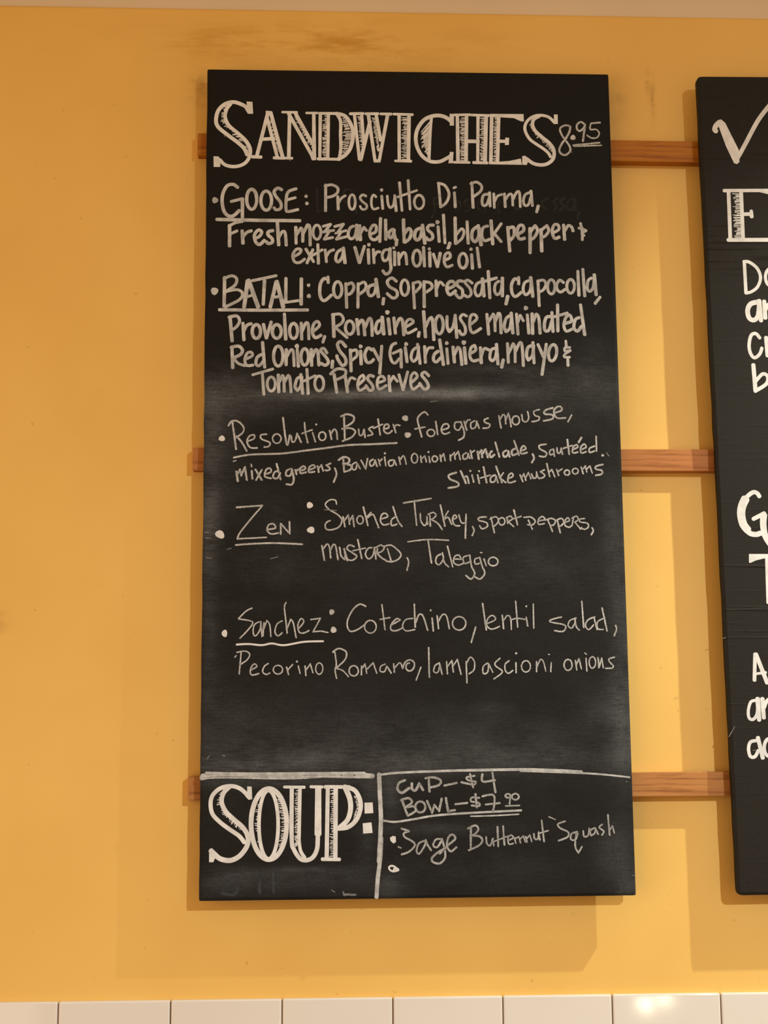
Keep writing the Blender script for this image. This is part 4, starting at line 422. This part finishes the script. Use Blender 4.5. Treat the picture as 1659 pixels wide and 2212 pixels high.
('menu', 'sanchez', 'description_line', 'chalk', 'L22;469,8833 490,8814|L27;558,8775 533,9070|S27;500,8767 613,8749 679,8792 645,8870 540,8944|S27;701,9016 783,8966 740,8931 690,9012 709,9086 807,9068|S27;940,8927 887,8966 863,9045 914,9080 964,9061|O25;1145,9015 1137,9046 1112,9068 1079,9076 1046,9068 1022,9045 1013,9014 1022,8984 1046,8961 1079,8953 1112,8962 1136,8984|L27;1202,8981 1229,9082|S25;1218,9019 1287,8942|L27;1368,8966 1392,9067|P0;1362,8901 1362,8910 1356,8916 1347,8916 1340,8914 1333,8909 1331,8901 1334,8894 1340,8888 1347,8884 1356,8887 1360,8894|L27;1463,8966 1474,9099|S25;1478,9020 1537,8935 1573,9060|O25;1714,9003 1707,9043 1688,9072 1663,9083 1638,9072 1619,9042 1613,9002 1620,8962 1638,8933 1663,8922 1689,8933 1707,8962|S27;1883,8763 1906,8941 1887,9019 1909,9141|S27;1856,8770 1939,8719 2045,8767 2028,8878 1890,9007|S27;1919,9004 2001,9036 2075,9118|O25;2218,9037 2209,9073 2184,9100 2151,9109 2118,9099 2093,9073 2085,9036 2094,9000 2118,8974 2152,8964 2185,8974 2209,9001|L27;2262,8971 2262,9093|S25;2267,9009 2313,8940 2336,9073|S25;2340,9014 2429,8925 2479,9073|S27;2599,8945 2537,8976 2528,9042 2587,9050 2623,8973 2685,9072|L27;2720,8942 2730,9059|S25;2735,8996 2811,8927 2849,9009|S27;2849,9006 2882,8922 2954,8886 3014,8931 3000,9010 2944,9045 2897,9010 2906,8946 2946,8931|L27;3107,8992 3038,9172|L29;3222,8715 3225,9133|S27;3371,8933 3308,8972 3291,9055 3350,9063 3379,8946 3408,9092|L27;3476,8915 3485,9087|S26;3486,8985 3551,8899 3570,9064|S26;3570,8969 3631,8884 3679,9096|L27;3755,8916 3762,9216|S27;3761,8939 3816,8853 3874,8920 3864,9031 3792,9089|S27;4062,8937 3999,8984 3997,9083 4057,9067 4078,8950 4132,9068|S27;4240,8871 4168,8938 4183,8985 4268,9049 4243,9097 4147,9163|S27;4367,8907 4315,8954 4310,9034 4352,9085 4420,9047|L27;4467,8936 4467,9077|P0;4491,8801 4488,8809 4480,8814 4473,8816 4464,8816 4459,8809 4458,8801 4460,8793 4465,8786 4474,8785 4481,8788 4487,8794|O26;4674,8988 4665,9029 4640,9058 4608,9069 4576,9058 4554,9028 4546,8987 4556,8947 4580,8918 4612,8907 4644,8918 4667,8948|L27;4764,8922 4760,9063|S27;4770,8992 4821,8891 4863,8926 4892,9056|L27;4975,8939 4964,9065|P0;4963,8820 4961,8825 4954,8827 4946,8829 4937,8828 4931,8825 4931,8820 4933,8815 4938,8811 4946,8810 4954,8812 4959,8815|O26;5273,8971 5264,9010 5242,9038 5213,9049 5184,9038 5164,9009 5157,8970 5166,8931 5188,8903 5217,8893 5246,8903 5266,8932|L27;5323,8909 5338,9043|S26;5336,8963 5375,8886 5406,9027|L27;5477,8878 5484,9060|L21;5460,8802 5485,8821|O26;5613,8938 5606,8979 5588,9008 5564,9019 5541,9008 5525,8978 5520,8937 5527,8897 5545,8867 5569,8856 5592,8867 5608,8897|L27;5649,8871 5656,9013|S26;5656,8898 5664,9002 5705,8875|L26;5705,8875 5720,9013|S27;5886,8865 5806,8891 5821,8939 5866,8987 5849,9019 5754,9022'),
('menu', 'soup', 'heading', 'paint', 'P0;654,10637 716,10641 725,10813 675,10822 630,10774 655,10748|S62;663,10761 556,10667 426,10630 279,10661 174,10756 147,10877 176,11013 283,11126 414,11224 544,11313 618,11402|S65;401,10646 325,10726 300,10846 355,10975 461,11080 592,11194 661,11306 667,11418 614,11521 530,11604 417,11646 287,11621 197,11548 156,11508|P0;132,11492 197,11508 230,11588 190,11667 134,11666|L11;317,10728 283,10721|L10;314,10748 265,10741|L13;311,10768 283,10764|L12;306,10798 262,10793|L12;303,10819 242,10819|L13;300,10832 275,10833|L11;298,10856 244,10859|L12;306,10872 235,10886|L9;317,10895 294,10902|L12;328,10920 300,10925|L9;337,10937 303,10950|L9;344,10953 298,10970|L10;357,10977 306,11001|L13;374,10994 319,11020|L13;389,11009 347,11033|L13;409,11029 367,11057|L14;420,11040 400,11055|L14;442,11061 407,11085|L8;454,11073 409,11116|L10;475,11093 431,11131|L12;483,11101 440,11150|L14;505,11124 479,11155|L14;525,11143 494,11182|L13;532,11151 502,11197|L9;556,11174 536,11206|L10;574,11192 553,11228|L12;584,11202 574,11229|L14;603,11220 595,11239|L11;615,11232 609,11253|L9;638,11254 630,11281|O65;1206,11160 1194,11309 1159,11443 1105,11549 1036,11617 960,11640 883,11615 814,11546 759,11439 724,11304 711,11155 722,11005 757,10871 811,10764 880,10695 957,10672 1033,10697 1103,10766 1158,10875 1194,11010|O49;1087,11167 1081,11311 1062,11441 1033,11544 996,11609 955,11631 914,11608 876,11542 846,11439 827,11308 820,11164 826,11019 844,10889 873,10785 910,10719 952,10696 993,10720 1031,10787 1061,10891 1080,11022|L12;857,10883 802,10888|L11;855,10903 803,10911|L8;853,10919 807,10926|L9;850,10954 776,10961|L10;847,10980 770,10986|L12;844,11003 804,11007|L12;842,11031 801,11038|L11;840,11050 785,11056|L14;836,11086 782,11092|L9;835,11098 797,11105|L11;830,11143 763,11147|L14;828,11169 769,11172|L10;830,11181 793,11188|L10;833,11212 770,11218|L10;836,11239 782,11247|L12;839,11265 817,11267|L12;841,11288 818,11291|L12;843,11308 815,11312|L9;846,11339 824,11341|L14;849,11367 826,11369|L12;852,11392 801,11395|L14;854,11414 829,11415|L13;857,11443 838,11445|L9;860,11469 830,11470|L12;1139,10827 1071,10825|L12;1142,10845 1092,10849|L13;1146,10874 1078,10877|L9;1152,10908 1081,10903|L8;1155,10928 1100,10929|L15;1158,10946 1112,10944|L12;1163,10977 1108,10978|L10;1167,11000 1094,10999|L9;1170,11017 1136,11019|L12;1174,11043 1135,11043|L10;1179,11072 1104,11078|L11;1181,11085 1143,11090|L8;1187,11121 1145,11123|L8;1189,11132 1133,11138|L8;1193,11161 1151,11163|L8;1192,11186 1126,11196|L9;1187,11216 1141,11221|L10;1184,11238 1130,11245|L13;1182,11253 1141,11260|L10;1176,11291 1135,11295|L8;1173,11312 1122,11320|L11;1169,11334 1133,11340|L11;1167,11350 1126,11358|L12;1163,11373 1107,11388|L10;1159,11404 1130,11409|L11;1156,11425 1101,11438|L10;1152,11452 1102,11462|L8;1148,11476 1124,11482|L43;1172,10650 1452,10656|L43;1541,10650 1702,10655|S62;1276,10670 1276,11361 1306,11505 1390,11630 1480,11655 1569,11616 1626,11509 1638,11365 1639,11076|L49;1390,10675 1377,11362|S46;1377,11362 1398,11522 1455,11618|L89;1646,10670 1641,11301|L12;1370,10701 1338,10701|L10;1370,10736 1320,10738|L10;1369,10760 1326,10759|L14;1369,10789 1343,10788|L9;1369,10811 1326,10811|L13;1368,10831 1324,10838|L13;1368,10861 1325,10872|L12;1367,10887 1336,10891|L9;1367,10913 1315,10924|L14;1366,10942 1322,10947|L13;1366,10957 1324,10970|L13;1366,10982 1328,10998|L14;1365,11013 1329,11029|L11;1365,11044 1336,11054|L9;1364,11064 1326,11079|L12;1364,11093 1335,11106|L8;1364,11108 1323,11130|L14;1363,11147 1332,11162|L8;1363,11160 1318,11189|L15;1362,11190 1320,11212|L9;1362,11216 1323,11243|L8;1361,11244 1320,11271|L13;1361,11267 1338,11282|L9;1360,11303 1310,11334|L13;1360,11322 1325,11346|L14;1360,11336 1320,11371|L15;1359,11369 1334,11389|L14;1359,11393 1319,11432|L11;1358,11414 1316,11455|L14;1358,11436 1331,11464|L62;1780,10667 1761,11630|L59;1890,10673 1882,11639|L54;1743,10654 2079,10658|S62;2014,10653 2153,10703 2229,10833 2234,10970 2175,11114 2060,11209 1921,11227|S69;2030,10677 2087,10823 2097,10968 2052,11113 1946,11211|L49;1699,11643 1941,11649|L11;1865,10706 1826,10705|L12;1865,10741 1843,10739|L14;1865,10754 1817,10753|L13;1864,10793 1838,10789|L12;1864,10810 1835,10814|L14;1864,10843 1829,10846|L14;1863,10871 1820,10866|L10;1863,10896 1837,10895|L9;1863,10921 1825,10926|L14;1862,10958 1837,10956|L14;1862,10983 1838,10982|L13;1862,11006 1838,11007|L11;1861,11034 1822,11030|L14;1861,11055 1824,11058|L15;1861,11086 1818,11087|L12;1861,11111 1812,11110|L12;1860,11132 1817,11136|L12;1860,11156 1829,11159|L12;1860,11191 1830,11193|L13;1859,11224 1823,11225|L10;1859,11253 1837,11251|L12;1859,11271 1835,11274|L10;1858,11308 1810,11305|L10;1858,11343 1806,11337|L8;1857,11357 1829,11355|L9;1857,11392 1814,11389|L13;1857,11410 1819,11413|L12;1857,11435 1808,11436|L9;1856,11463 1810,11469|L12;1856,11494 1809,11491|L9;1855,11521 1814,11520|L11;1855,11544 1829,11545|L14;1855,11568 1821,11573|L14;1855,11600 1803,11606|L9;2195,10753 2161,10747|L9;2196,10773 2166,10769|L14;2198,10797 2150,10791|L10;2200,10816 2156,10810|L13;2201,10839 2175,10838|L13;2204,10867 2168,10864|L11;2205,10890 2179,10888|L14;2207,10906 2189,10906|L8;2208,10920 2181,10923|L15;2206,10946 2190,10949|L10;2199,10964 2176,10967|L14;2189,10990 2168,10995|L11;2182,11010 2158,11016|L12;2175,11028 2153,11036|L15;2168,11046 2155,11052|L8;2162,11062 2142,11070|L9;2155,11081 2142,11088|L10;2146,11103 2134,11111|P0;2292,10877 2407,10875 2415,11020 2294,11027|P0;2265,11160 2388,11148 2403,11293 2272,11301'),
('menu', 'soup', 'divider_line', 'chalk_soft', 'S75;20,10513 163,10492 572,10496 964,10509 1325,10512 1718,10493 2047,10503 2409,10509|S59;26,10484 408,10475 1062,10484 1718,10483 2212,10488 2409,10503|S42;81,10446 408,10459 1062,10466 1718,10467 2294,10469|S33;33,10497 245,10480 604,10486|S30;1390,10510 1718,10509 2047,10519 2376,10522|S35;2482,10497 2757,10469 3308,10451 3742,10443|S43;3722,10443 4493,10438 4889,10449 5365,10477|S28;4493,10457 5285,10492 5682,10519 6047,10561'),
('menu', 'soup', 'divider_line', 'chalk_soft', 'S66;2500,10488 2509,10747 2521,11118 2502,11471 2489,11687|S59;2523,11362 2505,11649 2471,11912 2451,12166'),
('menu', 'soup', 'divider_line', 'chalk_soft', 'S32;2550,11123 2713,11145 2963,11114 3282,11064 3738,11035 4497,11005|S21;3783,11078 3965,11077 4171,11071 4459,11058'),
('menu', 'soup', 'price_line', 'chalk_grey', 'S46;2862,10573 2782,10609 2757,10693 2817,10746 2919,10683|S45;2961,10619 2963,10695 3012,10712 3063,10620|L45;3063,10620 3115,10708|L45;3199,10551 3207,10730|S43;3155,10548 3262,10536 3364,10577 3343,10642 3219,10676|L38;3418,10651 3592,10617|S36;3845,10521 3734,10540 3755,10581 3860,10601 3831,10642 3658,10608|L36;3784,10496 3822,10679|S40;3958,10501 3960,10599 4131,10584|L40;4100,10483 4136,10750'),
('menu', 'soup', 'price_line', 'chalk_grey', 'L44;2818,10844 2888,11042|S41;2805,10847 2912,10821 2958,10881 2861,10948|S41;2870,10948 2977,10935 3012,10995 2901,11061|O40;3146,10944 3136,10982 3110,11010 3074,11019 3039,11009 3014,10981 3005,10943 3014,10905 3041,10878 3076,10868 3112,10878 3137,10906|L41;3172,10864 3239,11024|L41;3239,11024 3273,10917|L41;3273,10917 3338,11001|L41;3338,11001 3377,10833|L41;3436,10826 3465,11007|L41;3465,11007 3561,10992|L38;3571,10911 3736,10894|S36;3906,10826 3803,10821 3791,10873 3896,10894 3904,10939 3798,10930|L36;3854,10773 3870,10958|S36;3953,10805 4102,10787 4120,10893 4098,11009|L36;3997,10919 4194,10901|O33;4348,10802 4343,10814 4330,10824 4312,10827 4294,10823 4281,10814 4276,10801 4281,10788 4295,10779 4313,10776 4331,10779 4344,10789|L33;4349,10789 4333,10910|O33;4466,10816 4459,10836 4441,10851 4416,10857 4391,10851 4374,10836 4368,10815 4375,10794 4393,10779 4418,10773 4442,10779 4460,10795|L29;4277,10942 4473,10937'),
('menu', 'soup', 'bullet', 'chalk_bright', 'P0;2644,11361 2685,11337 2726,11346 2728,11422 2692,11441 2652,11401'),
('menu', 'soup', 'bullet', 'chalk_bright', 'O27;2731,11802 2718,11816 2694,11821 2667,11816 2644,11802 2630,11783 2629,11764 2642,11750 2666,11745 2693,11750 2716,11764 2730,11783|P0;2773,11797 2766,11815 2746,11824 2725,11828 2701,11827 2684,11814 2683,11796 2688,11781 2701,11766 2725,11762 2746,11770 2762,11782'),
('menu', 'soup', 'description_line', 'chalk_grey', 'L36;2809,11239 2904,11270|S38;2910,11278 2838,11302 2854,11355 2971,11424 2990,11477 2904,11559 2809,11590|L23;2760,11487 2798,11503|S36;3139,11403 3049,11445 3015,11544 3051,11585 3126,11481 3147,11398|S36;3147,11406 3171,11466 3219,11538|S36;3373,11387 3289,11393 3249,11470 3303,11499 3368,11411|S39;3373,11387 3405,11505 3414,11637 3341,11718 3246,11702 3229,11646 3297,11581 3389,11527|S38;3338,11585 3446,11482 3558,11387 3523,11327 3461,11370 3443,11482 3494,11558 3573,11502|L39;3780,11238 3775,11526|S36;3741,11247 3849,11205 3886,11266 3824,11332 3778,11347|S36;3789,11345 3896,11355 3941,11411 3889,11481 3747,11544|S32;3994,11367 4003,11456 4048,11483 4089,11390|L32;4087,11390 4098,11486|L34;4156,11231 4162,11495|L34;4236,11221 4249,11474|L27;4077,11439 4306,11355|S30;4300,11419 4374,11382 4347,11344 4301,11381 4311,11464 4372,11460|L30;4392,11382 4409,11454|S27;4403,11394 4454,11368|L30;4461,11383 4475,11450|S27;4472,11399 4518,11357 4544,11440|L30;4552,11369 4567,11440|S27;4563,11395 4610,11347 4635,11434|S30;4667,11330 4677,11401 4723,11397 4736,11308 4750,11413|L32;4781,11148 4809,11436|L27;4743,11324 4869,11288|L25;4886,11098 4974,11135|S34;5111,11163 5009,11200 5042,11256 5153,11313 5139,11380 5014,11427|S32;5279,11310 5200,11336 5187,11407 5248,11419 5289,11330|S32;5267,11321 5246,11503 5289,11597 5341,11515|S30;5366,11300 5375,11375 5433,11360 5452,11265|S30;5532,11257 5465,11294 5474,11365 5525,11332 5543,11268 5575,11344|S30;5637,11213 5592,11251 5657,11307 5628,11356|L32;5722,11080 5738,11357|S30;5738,11290 5781,11237 5805,11331'),
('menu', 'soup', 'smudged_mark', 'chalk_faint', 'S19;1988,12086 2007,12143|L32;1994,12124 2161,12132|L16;1827,12065 1872,12091'),
('menu', 'ghost', 'erased_writing', 'ghost', 'L40;1643,1882 1651,2230|L36;1651,2227 1742,2215|O33;2191,1982 2180,2034 2149,2073 2108,2087 2066,2073 2036,2035 2025,1983 2036,1931 2067,1892 2109,1878 2150,1891 2181,1930|L33;2182,2104 2240,2251|S33;3385,2006 3398,2232|S33;3393,2006 3485,1987 3484,2075 3400,2101|L33;3373,2267 3355,2311|O33;3788,2124 3781,2163 3764,2192 3740,2203 3717,2193 3700,2164 3694,2125 3701,2086 3719,2057 3743,2046 3766,2056 3783,2085|S34;3911,2018 3843,2054 3892,2123 3925,2175 3857,2202|S34;4078,2025 4043,2139 4092,2191|L34;4153,2086 4150,2226|S34;4372,2032 4345,2137 4368,2224|O34;4715,2081 4705,2125 4680,2157 4646,2169 4613,2158 4589,2126 4581,2082 4591,2038 4616,2006 4650,1994 4683,2005 4707,2037|S37;5105,1990 5019,2043 5017,2113 5083,2165|S37;5256,1988 5188,2042 5236,2111 5184,2182|S37;5358,1987 5289,2041 5337,2110 5285,2181|S37;5493,1986 5407,2040 5387,2145 5471,2162 5510,1986 5521,2179|L40;5571,2213 5543,2301'),
('menu', 'ghost', 'erased_writing', 'ghost_low', 'S38;572,11831 380,11860 349,11941 522,12018 478,12105 318,12090|L38;827,11815 835,12084|L38;1019,11818 1027,12087'),
('menu', 'ghost', 'chalk_scuff', 'chalk_faint', 'L15;974,7431 1073,7405'),
('menu', 'ghost', 'chalk_scuff', 'chalk_faint', 'L15;346,7296 412,7276'),
('menu', 'ghost', 'chalk_scuff', 'chalk_faint', 'L15;1737,6720 1917,6734'),
('menu', 'ghost', 'chalk_scuff', 'chalk_faint', 'L14;57,7415 136,7422'),
('menu', 'ghost', 'chalk_scuff', 'chalk_faint', 'L15;33,7048 93,7055'),
('menu', 'ghost', 'chalk_scuff', 'chalk_faint', 'L15;41,7128 120,7135'),
('menu', 'ghost', 'chalk_scuff', 'chalk_faint', 'L14;84,10257 129,10206'),
('menu', 'ghost', 'chalk_scuff', 'chalk_faint', 'L14;303,10207 342,10214'),
('menu', 'ghost', 'chalk_scuff', 'chalk_faint', 'L14;6042,11916 6081,11923'),
('menu', 'ghost', 'chalk_scuff', 'chalk_faint', 'L15;5791,5915 5832,5922'),
('menu', 'ghost', 'chalk_scuff', 'chalk_faint', 'L15;5867,5880 5900,5929'),
('menu', 'ghost', 'chalk_scuff', 'chalk_faint', 'L15;5995,10618 6014,10625'),
('menu', 'ghost', 'chalk_scuff', 'chalk_faint', 'L15;3297,5124 3399,5109'),
('menu', 'ghost', 'chalk_scuff', 'chalk_faint', 'L15;1232,1430 1246,1437'),
('menu', 'ghost', 'chalk_scuff', 'chalk_faint', 'L15;257,1055 271,1069'),
('menu', 'ghost', 'chalk_scuff', 'chalk_faint', 'L15;5471,1253 5492,1261'),
('right', 'heading', 'heading', 'paint', 'S77;252,885 231,861 257,793 317,737|P0;252,753 280,713 339,695 400,752 585,1180 587,1374 547,1410 503,1394 394,1128 300,820|S67;541,1347 685,1100 899,723 1075,493 1176,384 1283,329|L54;327,1831 1289,1824|L54;395,1849 383,2611|L54;587,1846 578,2597|L64;351,2607 1244,2604|L56;589,2203 704,2200|L56;726,2152 727,2245|P0;864,1852 1251,1817 1289,1817 1280,1976 1241,1976 1053,1898|L14;568,1884 453,1880|L12;567,1903 502,1904|L12;567,1922 502,1919|L11;567,1932 466,1937|L9;566,1958 462,1958|L11;566,1974 509,1973|L13;566,1989 488,1993|L14;566,2005 480,2007|L9;565,2034 482,2031|L12;565,2050 505,2051|L9;565,2059 493,2063|L8;564,2081 448,2084|L10;564,2094 487,2099|L14;564,2115 492,2118|L10;563,2144 473,2144|L12;563,2156 478,2160|L9;563,2183 471,2178|L11;563,2193 511,2192|L11;562,2215 443,2216|L11;562,2225 480,2228|L11;562,2253 451,2252|L10;562,2262 459,2267|L9;561,2289 472,2287|L15;561,2302 447,2306|L12;561,2328 485,2328|L10;560,2341 465,2344|L10;560,2353 459,2358|L13;560,2380 448,2379|L9;559,2405 450,2400|L10;559,2424 495,2421|L13;559,2441 503,2439|L10;559,2455 492,2455|L10;558,2473 455,2469|L14;558,2495 489,2493|L10;558,2502 479,2506|L15;557,2524 477,2523|L8;557,2544 443,2543|L14;557,2566 460,2562'),
('right', 'menu', 'description_line', 'paint', 'L51;578,2944 578,3438|S48;569,2946 651,2953 767,3050 811,3194 758,3337 658,3415 575,3435|O48;1052,3187 1037,3256 1004,3306 961,3324 921,3306 894,3256 886,3187 901,3119 934,3069 977,3050 1017,3069 1044,3119'),
('right', 'menu', 'description_line', 'paint', 'S71;751,3573 642,3602 589,3699 605,3816 673,3852 739,3790 768,3615|L66;769,3551 782,3861|L61;847,3560 849,3822|S56;858,3700 908,3609 978,3596 991,3700 997,3829'),
('right', 'menu', 'description_line', 'paint', 'S53;750,4127 693,4060 622,4086 583,4227 595,4355 651,4430 733,4375 772,4281|L58;845,4118 849,4401|S53;857,4253 903,4151 968,4125'),
('right', 'menu', 'description_line', 'paint', 'L63;630,4537 641,4923|S53;657,4783 761,4678 834,4714 809,4828 633,4939'),
('right', 'heading2', 'heading', 'paint', 'S65;614,6517 582,6469 521,6456 424,6528 350,6639 312,6763|S119;404,6553 349,6664 330,6787 353,6924 411,7010|S77;363,6985 445,7060 531,7079 600,7061|S62;506,6851 674,6768|S94;664,6790 648,6914 656,7049 682,7136 733,7223|P0;414,7365 972,7370 965,7495 906,7445 746,7432 635,7431 510,7460 428,7496 407,7490|L69;683,7406 664,8072|L49;649,8072 772,8077'),
('right', 'menu2', 'description_line', 'paint', 'L56;425,8817 397,9191|L63;439,8820 579,9229|L39;434,9098 569,9083'),
('right', 'menu2', 'description_line', 'paint', 'S46;389,9479 327,9500 285,9618 291,9725 348,9747 409,9668 431,9483|L63;429,9454 435,9757|L58;497,9455 504,9728|S51;517,9580 559,9491 621,9456'),
('right', 'menu2', 'description_line', 'paint', 'S46;371,10048 291,10068 259,10162 280,10269 346,10272 399,10188|L56;403,10005 458,10295|O51;631,10150 618,10212 589,10257 552,10273 517,10256 492,10210 486,10148 499,10086 528,10041 566,10025 601,10042 625,10088'),
('right', 'menu2', 'chalk_scuff', 'chalk_faint', 'L13;76,9847 -13,9984|L10;-39,8585 8,8576|L8;321,10187 363,10183')
]
B1 = board('chalkboard', 2.5659, 6.1991, 0.0030, 23.9532, 47.9923, 'black chalkboard in mid wall with Sandwiches and Soup lists in white chalk', 0.05, M_BOARD, dust_left, 0.02)
B2 = board('chalkboard', 31.8800, 6.2200, 0.0095, 24.0000, 48.0000, 'black chalkboard with rounded corners, cut off by the right edge of the photo', 0.28, M_BOARD2, None, 0.022)
HOLD = {}
LABELS = {'goose': 'first sandwich entry below the heading, in thick beige marker lettering', 'batali': 'second sandwich entry, four lines of thick beige marker lettering',
 'resolution': 'third sandwich entry, thin chalk handwriting slanting upwards', 'zen': 'fourth sandwich entry, thin chalk with large round bullet', 'sanchez': 'last sandwich entry above the soup box, thin chalk handwriting'}
for i, (bd, grp, name, mk, data) in enumerate(SPEC):
    par, h = (B1, 47.9923) if bd == 'menu' else (B2, 48.0000)
    if grp in LABELS:                     # an entry is a part; its bullet, name, underline and lines are sub-parts
        if grp not in HOLD:
            HOLD[grp] = None
        if HOLD[grp] is None and name == 'item_name':
            o = chalk_mesh('menu_entry', M[mk], data, h, par, i); o['label'] = LABELS[grp]; HOLD[grp] = o
            continue
        o = chalk_mesh(name, M[mk], data, h, HOLD[grp] or par, i)
        if HOLD[grp] is None: HOLD[grp+'_b'] = o
    else:
        o = chalk_mesh(name, M[mk], data, h, par, i)
for grp in LABELS:                        # bullets were written before their entry's name
    if HOLD.get(grp+'_b'): HOLD[grp+'_b'].parent = HOLD[grp]
